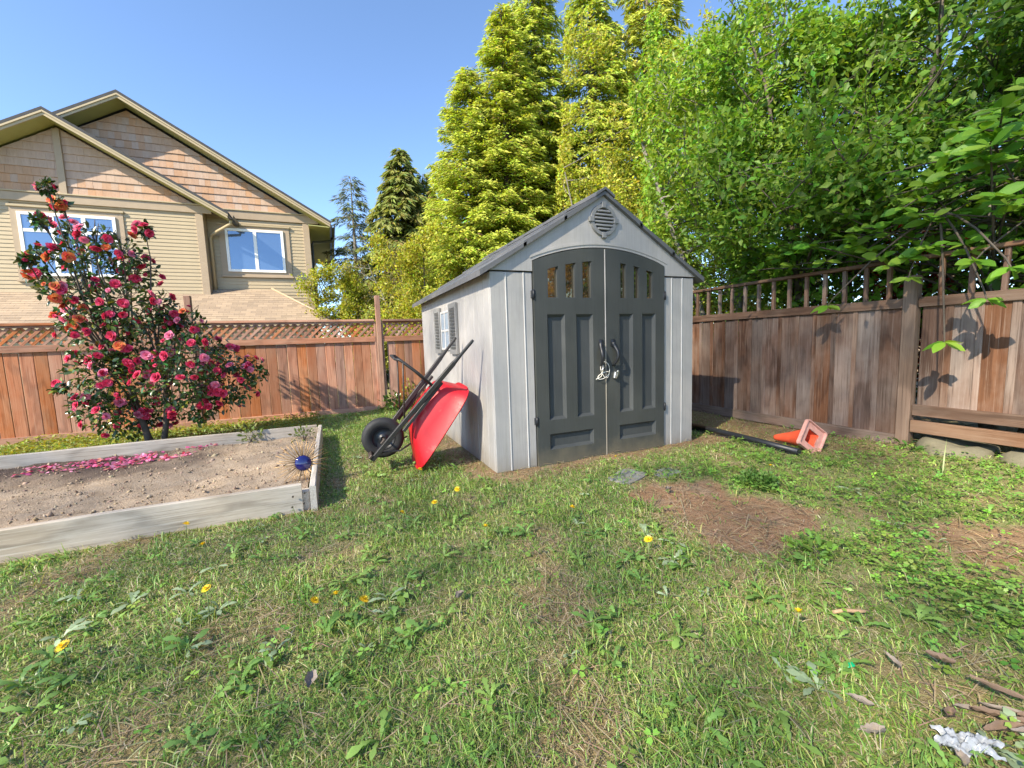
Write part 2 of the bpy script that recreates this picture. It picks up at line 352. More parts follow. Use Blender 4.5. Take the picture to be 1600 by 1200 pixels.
n1 = N(nt, 'ShaderNodeTexNoise', i_Scale=3.0, i_Detail=8.0, i_Roughness=.7); nt.links.new(tc.outputs['Object'], n1.inputs['Vector'])
n2 = N(nt, 'ShaderNodeTexNoise', i_Scale=38.0, i_Detail=6.0, i_Roughness=.75); nt.links.new(tc.outputs['Object'], n2.inputs['Vector'])
n3 = N(nt, 'ShaderNodeTexNoise', i_Scale=160.0, i_Detail=3.0); nt.links.new(tc.outputs['Object'], n3.inputs['Vector'])
turf = mixc(nt, (.30, .27, .14), (.20, .25, .07), ramp(nt, n1.outputs[0], .35, .65))
turf = mixc(nt, turf, (.42, .36, .23), mulf(nt, ramp(nt, n2.outputs[0], .45, .75), .8))
earth = mixc(nt, (.27, .15, .085), (.44, .29, .18), ramp(nt, n2.outputs[0], .3, .72))
earth = mixc(nt, earth, (.45, .36, .26), mulf(nt, ramp(nt, n1.outputs[0], .5, .7), .6))
col = mixc(nt, turf, earth, at.outputs['Fac']); col = mixc(nt, col, (.05, .035, .022), mulf(nt, ramp(nt, n3.outputs[0], .58, .8), .6))
nt.links.new(col, P.inputs['Base Color']); P.inputs['Roughness'].default_value = .95; P.inputs['Specular IOR Level'].default_value = .1
hh = N(nt, 'ShaderNodeMath', operation='ADD'); nt.links.new(n2.outputs[0], hh.inputs[0]); nt.links.new(n3.outputs[0], hh.inputs[1]); bump(nt, P, hh.outputs[0], .9, .02)
obj('ground', arrmesh('ground', np.stack([gx.ravel(), gy.ravel(), gzv.ravel()], 1), gf, mg, gt, True), kind='structure')

# ------------------------------------------------------------------ the storage shed (front-left corner at the origin)
W, D, H, PK = 2.44, 3.09, 1.865, 2.615
shed = root('storage_shed', (W/2, D/2, 0), 'grey resin garden shed with charcoal double doors and a round gable vent', 'shed')
wbox('base_frame', shed, .02, W-.02, .02, D-.02, -.12, -.035, M_POST, .01)
wbox('floor_edge', shed, .012, W-.012, .012, D-.012, -.033, -.004, M_BLACKP, .004)
SL = (PK-H)/(W/2)
# walls: moulded planks, one object each, with grooves between
def plankmesh(w, h, t, mat, bev=.006):
    bm = bmesh.new(); bx(bm, -w/2+.002, w/2-.002, -t/2, t/2, 0, h, bev); return me(bm, mat)
ny = 20; pw = (D-.03)/ny; side_pl = plankmesh(pw, H+.0, .03, M_RESIN)
for k in range(ny):
    for X in (.015, W-.015):
        obj('wall_plank', side_pl, shed, (X, .018+pw*(k+.5), -.004), (0, 0, R(90)))
for a, b in ((.0, .155), (.155, .335), (.335, .428), (2.006, 2.12), (2.12, 2.27), (2.27, W)):
    obj('wall_plank', plankmesh(b-a, H, .032, M_RESIN), shed, ((a+b)/2, .0, -.004))
for x in (.155, .335, 2.12, 2.27):
    wbox('groove_strip', shed, x-.006, x+.006, -.023, -.012, 0, H-.006, M_RESIN_W, .003)
wbox('back_wall', shed, .03, W-.03, D-.03, D-.005, 0, H, M_RESIN, .004)
obj('back_gable', xz_prism([(.03, H), (W-.03, H), (W/2, PK-.03)], D-.029, D-.006, M_RESIN), shed, (0, 0, 0))
def arch(x): return 2.122 - .148*((x-1.222)/.79)**2
apt = [(x, arch(x)+.004) for x in np.linspace(.427, 2.007, 21)]
gp = [(-.015, H+.008), (.425, H+.008), (.425, 1.97)] + apt[1:-1] + [(2.009, 1.97), (2.009, H+.008), (W+.015, H+.008), (W/2, PK+.012)]
obj('front_gable', xz_prism(gp, -.028, .012, M_RESIN), shed, (0, 0, 0))
obj('arch_trim', xz_prism([(x, arch(x)+.03) for x in np.linspace(.40, 2.04, 25)] + [(x, arch(x)+.055) for x in np.linspace(2.04, .40, 25)], -.034, -.0285, M_RESIN), shed)
# roof: four moulded panels a side and ridge caps
for s in (-1, 1):
    ang = math.atan(SL)*s
    for k in range(4):
        y0 = -.07 + k*.84; y1 = y0+.835
        for j in range(3):                                            # three moulded shingle steps per panel
            L = (W/2+.075)/3
            u0 = j*L; u1 = u0+L+.03
            bm = bmesh.new(); zt = .034 - j*.0
            pts = [(u0, 0), (u1, 0), (u1, .045), (u0, .028)]
            cs = math.cos(math.atan(SL)); sn = math.sin(math.atan(SL))
            f = lambda u, n, y: (W/2 + s*(u/1.0), y, PK+.012 - u*SL + n*1.17)
            prism(bm, pts, lambda u, n: f(u, n, y0), lambda u, n: f(u, n, y1))
            obj('roof_panel', me(bm, M_ROOF), shed)
for k in range(6):
    y0 = -.085 + k*.56
    bm = bmesh.new(); prism(bm, [(-.11, -.035), (0, .035), (.11, -.035), (.11, -.06), (0, .01), (-.11, -.06)], lambda u, n: (W/2+u, y0, PK+.045+n), lambda u, n: (W/2+u, y0+.555, PK+.052+n))
    obj('ridge_cap', me(bm, M_ROOF), shed)
# vent
bm = bmesh.new(); n = 32
for i in range(n):
    a0, a1 = 2*math.pi*i/n, 2*math.pi*(i+1)/n
    q = [bm.verts.new((r*math.cos(a), y, r*math.sin(a))) for a in (a0, a1) for r, y in ((.155, 0), (.150, -.022), (.118, -.022), (.112, -.004))]
    for j in range(3): bm.faces.new((q[j], q[j+1], q[4+j+1], q[4+j]))
for a in (0, 90, 180, 270):
    bx(bm, -.024, .024, -.030, 0, .116, .172, .004, Matrix.Rotation(R(a), 4, 'Y'))
vent = obj('gable_vent', me(bm, M_SHUT), shed, (1.221, -.029, 2.388))
bm = bmesh.new(); bmesh.ops.create_circle(bm, cap_ends=True, radius=.114, segments=32, matrix=Matrix.Rotation(R(90), 4, 'X')); obj('vent_screen', me(bm, M_BLACKP), vent, (1.221, -.0305, 2.388))
for k in range(6):
    z = -.085+k*.034; hw = math.sqrt(.113**2-z**2)
    bm = bmesh.new(); bx(bm, -hw, hw, -.010, .004, -.012, .012, .002, Matrix.Rotation(R(-32), 4, 'X')); obj('vent_slat', me(bm, M_SHUT), vent, (1.221, -.042, 2.388+z))
# doors
YF, YB = -.036, .004
def door(xl, xr, wins, pans, low, hx, mirror):
    bm = bmesh.new()
    cols = [xl] + [v for w in wins for v in w] + [xr]
    zs = 1.622
    for i in range(len(cols)-1):
        a, b = cols[i], cols[i+1]; win = i % 2 == 1
        seg = np.linspace(a, b, 5)
        lo = [(x, arch(x)-.13) for x in seg] if win else [(a, zs), (b, zs)]
        prism(bm, lo + [(x, arch(x)-.006) for x in seg[::-1]], lambda x, z: (x, YF, z), lambda x, z: (x, YB, z))
    pc = [xl] + [v for p in pans for v in p] + [xr]
    bx(bm, xl, xr, YF, YB, 1.472, zs); bx(bm, xl, xr, YF, YB, .308, .447); bx(bm, xl, xr, YF, YB, .0, .152)
    for i in range(0, len(pc), 2): bx(bm, pc[i], pc[i+1], YF, YB, .447, 1.472)
    bx(bm, xl, low[0], YF, YB, .152, .308); bx(bm, low[1], xr, YF, YB, .152, .308)
    d = obj('door', me(bm, M_DOOR), shed)
    for (a, b), (z0, z1) in [(p, (.447, 1.472)) for p in pans] + [(low, (.152, .308))]:
        bm = bmesh.new(); q = .026; yd = -.004
        o = [(a, YF+.001, z0), (b, YF+.001, z0), (b, YF+.001, z1), (a, YF+.001, z1)]; i_ = [(a+q, yd, z0+q), (b-q, yd, z0+q), (b-q, yd, z1-q), (a+q, yd, z1-q)]
        o = [bm.verts.new(p) for p in o]; i_ = [bm.verts.new(p) for p in i_]
        for k in range(4): bm.faces.new((o[k], o[(k+1) % 4], i_[(k+1) % 4], i_[k]))
        bm.faces.new(i_)
        bk = [bm.verts.new((x, .0035, z)) for x, z in ((a, z0), (b, z0), (b, z1), (a, z1))]; bm.faces.new(bk[::-1])
        obj('door_panel', me(bm, M_DOORP), d)
    for a, b in wins:
        zt = max(arch(a), arch(b))-.12
        wbox('door_pane', d, a-.004, b+.004, -.006, .001, zs-.006, zt, M_GLASS_S, 0)
        bm = bmesh.new()                                                # bevelled jambs of the opening
        for (x0, x1) in ((a, a+.010), (b-.012, b)):
            bx(bm, x0, x1, YF+.002, -.006, zs, min(arch(a), arch(b))-.126)
        bx(bm, a+.010, b-.012, YF+.002, -.006, zs, zs+.010)
        obj('pane_bead', me(bm, M_DOORP), d)
    # handle: a curved pull with a foot at each end
    bm = bmesh.new(); z0, z1 = (.945, 1.185)
    pts = [(hx+mirror*.022*math.sin(math.pi*t), YF-.010-.055*math.sin(math.pi*min(1, t*1.15)), z0+(z1-z0)*t) for t in np.linspace(0, 1, 11)]
    tube(bm, pts, [.013, .014, .016, .017, .017, .017, .017, .018, .019, .021, .022], 10)
    bx(bm, hx-.028, hx+.028, YF-.012, YF, 1.14, 1.215, .008)
    obj('handle', me(bm, M_BLACKP, True), d)
    for z in (.45, 1.66):
        x = xl-.006 if mirror < 0 else xr+.006
        bm = bmesh.new(); tube(bm, [(x, YF-.004, z-.045), (x, YF-.004, z+.045)], .009, 8); bx(bm, x-.02, x+.02, YF-.003, YF+.02, z-.035, z+.035, .003)
        obj('hinge', me(bm, M_BLACKP), d)
    return d
dl = door(.432, 1.222, [(.572, .696), (.767, .890), (.959, 1.079)], [(.566, .760), (.887, 1.083)], (.566, 1.075), 1.170, -1)
dr = door(1.246, 2.002, [(1.414, 1.503), (1.587, 1.672), (1.756, 1.852)], [(1.406, 1.580), (1.700, 1.880)], (1.399, 1.887), 1.318, 1)
wbox('door_seam_strip', shed, 1.228, 1.2395, YF-.004, .0, .004, arch(1.23)-.012, M_RESIN, .003)
wbox('door_shadow_board', shed, .43, 2.004, .012, .026, 0, 1.95, M_BLACKP, 0)  # black sheet supplies the shade behind the door gaps
bm = bmesh.new(); bx(bm, -.02, .02, -.03, 0, -.04, .03, .006); tube(bm, [(-.012, -.034, .02), (.0, -.05, .045), (.016, -.034, .03), (.012, -.032, -.02)], .007, 8)
obj('latch', me(bm, M_METAL), dr, (1.338, YF-.002, .848), (0, R(14), 0))
bm = bmesh.new(); tube(bm, [(0, 0, .02), (.004, -.02, 0), (.0, -.012, -.035)], .009, 8); obj('latch_tab', me(bm, M_METAL), dl, (1.158, YF-.03, .925), (0, R(25), 0))
# window with shutters on the left wall
win = obj('side_window', boxmesh(-.012, 0, -.20, .20, -.235, .235, M_RESIN_W, .003), shed, (-.001, 1.575, 1.388))
for j in (-1, 1):
    for k in (-1, 1):
        wbox('window_pane', win, -.0165, -.0135, 1.575+j*.098-.085, 1.575+j*.098+.085, 1.388+k*.115-.098, 1.388+k*.115+.098, M_GLASS_P, 0)
for y in (-.194, 0, .194): wbox('muntin', win, -.026, -.0175, 1.575+y-.014, 1.575+y+.014, 1.148, 1.628, M_RESIN_W, .002)
for z in (1.16, 1.388, 1.616): wbox('muntin', win, -.0245, -.0172, 1.385, 1.765, z-.013, z+.013, M_RESIN_W, .002)
for yc in (1.195, 1.97):
    hw = .155
    bm = bmesh.new()
    for a in (-hw, hw-.035): bx(bm, -.034, -.004, a, a+.035, -.295, .295, .003)
    for z in (-.295, .24): bx(bm, -.034, -.004, -hw+.035, hw-.035, z, z+.055)
    sh = obj('shutter', me(bm, M_SHUT), shed, (.0, yc, 1.395))
    wbox('shutter_back', sh, -.0085, -.0035, yc-hw+.036, yc+hw-.036, 1.156, 1.634, M_BLACKP, 0)
    sm = bmesh.new(); bx(sm, -.004, .004, -hw+.035, hw-.035, -.017, .017, 0, Matrix.Rotation(R(-38), 4, 'Y')); sm = me(sm, M_SHUT)
    for k in range(12): obj('shutter_slat', sm, sh, (-.021, yc, 1.395-.216+k*.0395))
# cord on the handle
bm = bmesh.new()
def loop(cx, cz, rx, rz, tilt, y): return [(cx+rx*math.cos(t)*math.cos(tilt)-rz*math.sin(t)*math.sin(tilt), y-.008*math.sin(2*t), cz+rx*math.cos(t)*math.sin(tilt)+rz*math.sin(t)*math.cos(tilt)) for t in np.linspace(0, 2*math.pi, 24)]
tube(bm, loop(1.213, .905, .052, .085, .25, -.052), .0035, 6)
tube(bm, loop(1.190, .850, .075, .028, .35, -.058), .0035, 6)
tube(bm, [(1.17, -.06, .98), (1.19, -.058, .93), (1.16, -.055, .84), (1.10, -.05, .815)], .0035, 6)
obj('cord', me(bm, M_CORD), label='thin white cord looped round the left door handle of the shed', cat='cord')

# ------------------------------------------------------------------ left fence (boards face the yard), at y = 4.716
def fence_board(w, h, mat, t=.018):
    bm = bmesh.new(); bx(bm, -w/2, w/2, -t/2, t/2, 0, h, .0065 if t > .015 else .003); return me(bm, mat)
YL = 4.716
fl = root('wooden_fence', (-2.5, YL, 0), 'sunlit orange cedar fence with lattice top behind the camellia', 'fence')
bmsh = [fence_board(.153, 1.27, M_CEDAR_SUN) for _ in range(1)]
x = -7.9
while x < 3.9:
    if min(abs(x-p) for p in (-6.34, -3.42, -.5, 2.42)) > .09:
        obj('board', bmsh[0], fl, (x, YL+.03+random.uniform(-.003, .003), .045+random.uniform(-.012, .012)), (0, R(random.uniform(-.25, .25)), R(random.uniform(-1, 1))), (random.uniform(.998, 1.014), 1, random.uniform(.985, 1.005)))
    x += .1555
bays = [(-7.95, -6.40), (-6.28, -3.48), (-3.36, -.57), (-.43, 2.36), (2.48, 3.95)]
lat = {}
for a, b in bays:
    L = b-a
    for nm, z0, z1, y0, y1 in (('cap_rail', 1.685, 1.722, -.035, .075), ('mid_rail', 1.305, 1.405, -.012, .02), ('lattice_rail', 1.655, 1.684, -.004, .05), ('base_board', -.03, .085, -.004, .02)):
        wbox(nm, fl, a+.002, b-.002, YL+y0, YL+y1, z0, z1, M_CEDAR_SUN_X, .004)
    z0, z1 = 1.406, 1.655; hgt = z1-z0
    for s, yy in ((1, .012), (-1, .0195)):
        k = a - (hgt if s > 0 else 0) + .03
        while k < b+.02:
            # slat along the diagonal, clipped to the bay
            p0x, p1x = (k, k+hgt) if s > 0 else (k+hgt, k)
            lo = max(0, (a-p0x)/(p1x-p0x) if s > 0 else (p0x-b)/hgt); hi = min(1, (b-p0x)/hgt if s > 0 else (p0x-a)/hgt)
            lo, hi = max(lo, 0), min(hi, 1)
            if hi-lo > .15:
                A = Vector((p0x+(p1x-p0x)*lo, YL+yy, z0+hgt*lo)); B = Vector((p0x+(p1x-p0x)*hi, YL+yy, z0+hgt*hi)); Ls = (B-A).length
                key = round(Ls, 2)
                if key not in lat: lat[key] = boxmesh(-Ls/2, Ls/2, -.0035, .0035, -.019, .019, M_CEDAR_SUN_X, .0012)
                obj('lattice_slat', lat[key], fl, (A+B)/2, (0, -math.atan2(B.z-A.z, B.x-A.x), 0))
            k += .118
for px_, hp in ((-6.34, 2.1), (-3.42, 2.13), (-.5, 2.16), (2.42, 2.1)):
    wbox('post', fl, px_-.045, px_+.045, YL-.035, YL+.06, -.1, hp, M_POST_R, .006, rot=(R(.3), R(.4), 0))
for px_ in (-.5, -3.42):
    for s in (-1, 1): wbox('jamb_board', fl, px_+s*.066-.016, px_+s*.066+.016, YL-.008, YL+.045, .05, 1.684, M_CEDAR_SUN, .003)

# ------------------------------------------------------------------ right fence at x = 4.01, facing the yard
XR = 4.01
fr_ = root('wooden_fence', (XR, -.5, 0), 'shaded brown board and batten fence with open baluster top beside the shed', 'fence')
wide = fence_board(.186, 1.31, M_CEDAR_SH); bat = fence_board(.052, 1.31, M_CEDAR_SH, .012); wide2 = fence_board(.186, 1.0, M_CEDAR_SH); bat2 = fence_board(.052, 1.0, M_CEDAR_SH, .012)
balm = boxmesh(-.019, .019, -.019, .019, -.19, .19, M_CEDAR_SH, .003)
postys = (-6.7, -3.95, -1.285, 1.62, 4.66)
for i in range(4):
    y0, y1 = postys[i]+.06, postys[i+1]-.06
    low = i < 2                                                        # the near bays stand on higher feet
    zb = .125 if not low else .45
    nb_ = round((y1-y0)/.2095); sp_ = (y1-y0-.02)/nb_; y = y1-.013-sp_/2
    while y > y0+.02:
        j = random.uniform(-.004, .004)
        obj('board', wide if not low else wide2, fr_, (XR+.030+j, y, zb-.01), (0, R(random.uniform(-.2, .2)), R(90+random.uniform(-1, 1))), (random.uniform(1.0, 1.07), 1, 1))
        if y-sp_/2 > y0+.05: obj('batten', bat if not low else bat2, fr_, (XR+.014, y-sp_/2, zb-.01), (0, R(random.uniform(-.3, .3)), R(90)), (random.uniform(.8, 1.1), 1, 1))
        y -= sp_
    y = y1-.15
    while y > y0+.05:
        obj('baluster', balm, fr_, (XR+.022, y, 1.70), (R(random.uniform(-1, 1)), 0, R(random.uniform(-3, 3)))); y -= .208
    wbox('top_rail', fr_, XR-.02, XR+.07, y0-.055, y1+.055 if i else y1, 1.885, 1.925, M_CEDAR_SH_Y, .005)
    wbox('mid_rail', fr_, XR-.012, XR+.045, y0+.002, y1-.002, 1.425, 1.522, M_CEDAR_SH_Y, .004)
    if not low: wbox('bottom_rail', fr_, XR-.016, XR+.045, y0+.002, y1-.002, -.0, .122, M_CEDAR_SH_Y, .004); wbox('kick_board', fr_, XR+.005, XR+.04, y0, y1, -.15, -.02, M_CEDAR_SH_Y, .004)
    else:
        wbox('bottom_rail', fr_, XR-.014, XR+.04, y0+.002, y1-.002, .345, .455, M_CEDAR_SH_Y, .004)
        wbox('lower_rail', fr_, XR-.035, XR+.02, y0-.03, y1-.002, .178, .298, M_CEDAR_SH_Y, .004)
for y in postys[:-1]:
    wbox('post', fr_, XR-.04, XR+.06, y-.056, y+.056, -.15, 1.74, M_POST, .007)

# ------------------------------------------------------------------ neighbour's house
YW, YBY = 12.0, 11.6
house = root('house', (-6.1, 14.5, 0), 'cream sided two storey house with shingled gables beyond the left fence', 'house')
XE0, XE1 = -11.2, -1.74
wbox('wall', house, XE0, XE1, YW+.03, YW+8, 0, 5.4, M_SIDING, 0)
wbox('bay_wall', house, -10.55, -4.53, YBY+.03, YW+.02, 0, 5.4, M_SIDING, 0)
SR = .594
def sidemesh(x0, x1, mat):
    bm = bmesh.new(); prism(bm, [(0, 0), (.024, 0), (.010, .1085), (0, .1085)], lambda t, z: (x0, -t, z), lambda t, z: (x1, -t, z)); return me(bm, mat)
def siding(x0, x1, y, z0, z1, hole=None, step=.1035):
    z = z0
    while z < z1-.02:
        segs = [(x0, x1)]
        if hole and z+.1 > hole[2] and z < hole[3]: segs = [(x0, hole[0]), (hole[1], x1)]
        for a, b in segs:
            c = (a+b)/2; obj('siding_board', sidemesh(a-c, b-c, M_SIDING), house, (c, y+.022, z))
        z += step
siding(-4.53, -1.92, YW, 2.55, 5.25, (-4.25, -2.335, 3.55, 5.07))
siding(-10.5, -4.71, YBY, 2.2, 5.23, (-8.64, -6.365, 3.25, 5.10))
wbox('corner_trim', house, -1.92, -1.735, YW-.03, YW+.03, 2.0, 5.26, M_TRIM, .004)
wbox('corner_trim', house, -4.71, -4.525, YBY-.03, YBY+.03, 2.4, 5.24, M_TRIM, .004)
wbox('corner_trim', house, -4.545, -4.522, YBY+.032, YW-.002, 2.4, 5.24, M_TRIM, .002)
wbox('frieze_board', house, -4.52, -1.45, YW-.045, YW+.02, 5.262, 5.50, M_TRIM, .006); wbox('frieze_ledge', house, -4.52, -1.6, YW-.075, YW+.02, 5.502, 5.535, M_FASCIA, .004)
wbox('frieze_board', house, -10.6, -4.3, YBY-.045, YBY+.02, 5.242, 5.455, M_TRIM, .006); wbox('frieze_ledge', house, -10.6, -4.45, YBY-.075, YBY+.02, 5.457, 5.49, M_FASCIA, .004)
wbox('gable_post', house, -7.605, -7.455, YBY-.04, YBY+.02, 5.491, 7.12, M_TRIM, .005)
def gable_wall(xc, zc, x0, x1, z0, y):
    obj('gable_wall', xz_prism([(x0, z0), (x1, z0), (x1, max(z0+.01, zc-abs(x1-xc)*SR)), (xc, zc), (x0, max(z0+.01, zc-abs(x0-xc)*SR))], y+.032, y+.2, M_SHINGLE), house)
MAINX, MAINZ, BAYX, BAYZ = -6.15, 8.08, -7.53, 7.24
gable_wall(MAINX, MAINZ-.06, -10.9, -1.75, 5.3, YW); gable_wall(BAYX, BAYZ-.06, -10.6, -4.45, 5.3, YBY)
def clip(poly, a, b, c):
    """keep a*x + b*z <= c"""
    out = []
    for i in range(len(poly)):
        p, q = poly[i], poly[(i+1) % len(poly)]; dp, dq = a*p[0]+b*p[1]-c, a*q[0]+b*q[1]-c
        if dp <= 0: out.append(p)
        if dp*dq < 0: t = dp/(dp-dq); out.append((p[0]+(q[0]-p[0])*t, p[1]+(q[1]-p[1])*t))
    return out
full_sh = []
def shingles(xc, zc, z0, y, xmin, xmax, skip=None):
    cand = []
    z = z0; row = 0
    while z < zc-.1:
        x = xmin + random.uniform(-.15, 0)
        while x < xmax:
            w = random.choice((.15, .17, .19, .14)); poly = [(x+.0012, z), (x+w-.0012, z), (x+w-.0012, z+.225), (x+.0012, z+.225)]; full = True
            for a, b, c in ((SR, 1, zc+SR*xc-.07), (-SR, 1, zc-SR*xc-.07), (-1, 0, -xmin), (1, 0, xmax)):
                q = clip(poly, a, b, c); full = full and len(q) == len(poly) and q == poly; poly = q
                if len(poly) < 3: break
            if len(poly) >= 3 and not (skip and skip(x+w/2, z+.1)):
                cx = sum(p[0] for p in poly)/len(poly)
                cand.append((poly, cx, z))
            x += w
        z += .2085; row += 1
    return cand
def sh_mesh(poly, cx, z, bm=None, y=0, ox=0, oz=0):
    own = bm is None
    if own: bm = bmesh.new()
    t = random.uniform(.030, .034)
    a = [bm.verts.new((px-cx+ox, -(t - .11*(pz-z)) + y, pz-z+oz)) for px, pz in poly]; b = [bm.verts.new((px-cx+ox, .012+y, pz-z+oz)) for px, pz in poly]
    fs = [bm.faces.new(a)]
    for i in range(len(poly)): fs.append(bm.faces.new((a[i], b[i], b[(i+1) % len(poly)], a[(i+1) % len(poly)])))
    return me(bm, M_SHINGLE) if own else None
under_bay = lambda x, z: z < BAYZ - abs(x-BAYX)*SR - .35
sA = [(YW, s) for s in shingles(MAINX, MAINZ, 5.54, YW, -9.2, -1.8, under_bay)]
sB = [(YBY, s) for s in shingles(BAYX, BAYZ, 5.49, YBY, -9.3, -4.45)]
def shown(s): return s[1][1] > -8.95
allsh = sorted(sA+sB, key=lambda s: 0 if shown(s) else 1)
cache = {}; rest = bmesh.new(); nsh = 0
for y, (poly, cx, z) in allsh:
    if nsh < 296 and (-9.0 < cx):
        wkey = (len(poly), tuple((round(px-cx, 3), round(pz-z, 3)) for px, pz in poly))
        if wkey not in cache: cache[wkey] = sh_mesh(poly, cx, z)
        obj('shingle', cache[wkey], house, (cx, y+.03, z)); nsh += 1
    else: sh_mesh(poly, cx, z, rest, y+.03, cx, z)
obj('shingle_field', me(rest, M_SHINGLE), house, kind='stuff')
# roofs: slab, fascia (barge board), soffit
def gable_roof(xc, zpk, half, y0, y1, wall_y):
    drop = half*SR
    for s in (-1, 1):
        f = lambda u, n, y: (xc+s*u, y, zpk - u*SR + n)
        bm = bmesh.new(); prism(bm, [(0, 0), (half+.03, 0), (half+.03, .075), (0, .075)], lambda u, n: f(u, n, y0-.03), lambda u, n: f(u, n, y1)); obj('roof_slope', me(bm, M_ASPH), house)
        bm = bmesh.new(); prism(bm, [(0, -.12), (half, -.12), (half, -.004), (0, -.004)], lambda u, n: f(u, n, y0-.005), lambda u, n: f(u, n, y0+.03)); obj('barge_board', me(bm, M_FASCIA), house)
        bm = bmesh.new(); prism(bm, [(0, -.05), (half+.015, -.05), (half+.015, -.003), (0, -.003)], lambda u, n: f(u, n, y0-.028), lambda u, n: f(u, n, y0-.006)); obj('barge_strip', me(bm, M_FASCIA), house)
        bm = bmesh.new(); prism(bm, [(0, -.115), (half-.01, -.115), (half-.01, -.085), (0, -.085)], lambda u, n: f(u, n, y0+.031), lambda u, n: f(u, n, wall_y+.03)); obj('soffit', me(bm, M_SOFFIT), house)
        bm = bmesh.new(); prism(bm, [(half-.004, -.118), (half+.02, -.118), (half+.02, -.006), (half-.004, -.006)], lambda u, n: f(u, n, y0+.031), lambda u, n: f(u, n, y1)); obj('eave_fascia', me(bm, M_FASCIA), house)
gable_roof(MAINX, MAINZ+.13, 5.05, YW-.50, YW+8.4, YW)
gable_roof(BAYX, BAYZ+.11, 3.70, YBY-.50, YW+.6, YBY)
bm = bmesh.new(); prism(bm, [(-1.74, 5.13), (-1.115, 5.10), (-1.115, 5.07), (-1.74, 5.10)], lambda x, z: (x, YW-.46, z), lambda x, z: (x, YW+6.2, z)); obj('eave_soffit', me(bm, M_SOFFIT), house)
def gutter(x, y0, y1, z, s):
    bm = bmesh.new(); prism(bm, [(0, 0), (.02*s, -.09), (.10*s, -.09), (.125*s, 0), (.115*s, 0), (.095*s, -.08), (.028*s, -.08), (.01*s, 0)], lambda t, n: (x+t, y0, z+n), lambda t, n: (x+t, y1, z+n)); obj('gutter', me(bm, M_GUTTER), house)
gutter(-1.07, YW-.5, YW+6.2, 5.16, 1); gutter(-3.80, YBY-.5, YW+.05, 5.12, 1)
bm = bmesh.new(); tube(bm, [(-3.78, YBY-.35, 5.04), (-3.80, YBY-.30, 4.93), (-4.40, YBY+.25, 4.72), (-4.455, YBY+.30, 4.62), (-4.455, YBY+.30, 2.95)], .042, 8); obj('downspout', me(bm, M_FASCIA), house)
bm = bmesh.new(); tube(bm, [(-1.03, YW+.9, 5.06), (-1.08, YW+.9, 4.95), (-1.66, YW+.45, 4.78), (-1.69, YW+.4, 4.7), (-1.69, YW+.4, .2)], .042, 8); obj('downspout', me(bm, M_GUTTER), house)
def house_window(xl, xr, zb, zt, y, vs_, hs_, tl, tr, tb, tt):
    """tan casing, white frame, mullions and one pane per light"""
    cs = obj('window', xz_prism([(tl, tb), (tr, tb), (tr, tt), (tl, tt)], y-.022, y+.03, M_TRIM), house)
    for nm, a, b, c, d, m in (('casing_head', tl-.03, tr+.03, tt-.01, tt+.045, M_FASCIA), ('sill', tl-.03, tr+.04, tb-.055, tb+.0, M_TRIM)):
        wbox(nm, cs, a, b, y-.06, y+.0, c, d, m, .004)
    for nm, a, b, c, d in (('frame', xl, xl+.075, zb, zt), ('frame', xr-.075, xr, zb, zt), ('frame', xl+.076, xr-.076, zb, zb+.075), ('frame', xl+.076, xr-.076, zt-.075, zt)):
        wbox(nm, cs, a, b, y-.055, y-.021, c, d, M_WHITE, .004)
    for v0, v1, c, d in vs_: wbox('mullion', cs, v0, v1, y-.05, y-.0225, c, d, M_WHITE, .003)
    for a, b, c, d in hs_: wbox('mullion', cs, a, b, y-.048, y-.0228, c, d, M_WHITE, .003)
    return cs
def pane(cs, a, b, c, d, y): wbox('pane', cs, a, b, y-.033, y-.0235, c, d, M_GLASS_H, 0, rot=(R(random.uniform(-.4, .4)), 0, R(random.uniform(-.5, .5))))
cs = house_window(-4.085, -2.505, 3.66, 4.965, YW, [(-3.345, -3.255, 3.735, 4.89)], [], -4.25, -2.335, 3.55, 5.07)
pane(cs, -4.01, -3.345, 3.735, 4.89, YW); pane(cs, -3.255, -2.58, 3.735, 4.89, YW)
bv = [(-7.88, -7.79), (-7.25, -7.16)]
cs = house_window(-8.50, -6.53, 3.35, 4.97, YBY, [(a, b, 3.426, 4.894) for a, b in bv], [(a, b, 4.47, 4.55) for a, b in ((-8.424, -7.881), (-7.789, -7.251), (-7.159, -6.606))], -8.64, -6.365, 3.25, 5.10)
for a, b in ((-8.424, -7.88), (-7.79, -7.25), (-7.16, -6.606)):
    pane(cs, a, b, 3.426, 4.47, YBY); pane(cs, a, b, 4.55, 4.894, YBY)
# lower hip roof in front of the wall
mr, nt, P, O = nodes('asphalt_shingles')
tc = N(nt, 'ShaderNodeTexCoord'); br = N(nt, 'ShaderNodeTexBrick', offset=.5); nt.links.new(tc.outputs['Object'], br.inputs['Vector'])
br.inputs['Scale'].default_value = 1; br.inputs['Brick Width'].default_value = .26; br.inputs['Row Height'].default_value = .135; br.inputs['Mortar Size'].default_value = .004; br.inputs['Bias'].default_value = 0
br.inputs['Color1'].default_value = (.36, .27, .19, 1); br.inputs['Color2'].default_value = (.24, .18, .13, 1); br.inputs['Mortar'].default_value = (.12, .09, .07, 1)
n1 = N(nt, 'ShaderNodeTexNoise', i_Scale=60.0, i_Detail=4.0); nt.links.new(tc.outputs['Object'], n1.inputs['Vector'])
nt.links.new(mixc(nt, br.outputs[0], (.42, .33, .24), mulf(nt, ramp(nt, n1.outputs[0], .4, .7), .5)), P.inputs['Base Color']); P.inputs['Roughness'].default_value = .95; bump(nt, P, n1.outputs[0], .5, .01)
bm = bmesh.new(); sl_ = .545; ncr = 16; dy = .125
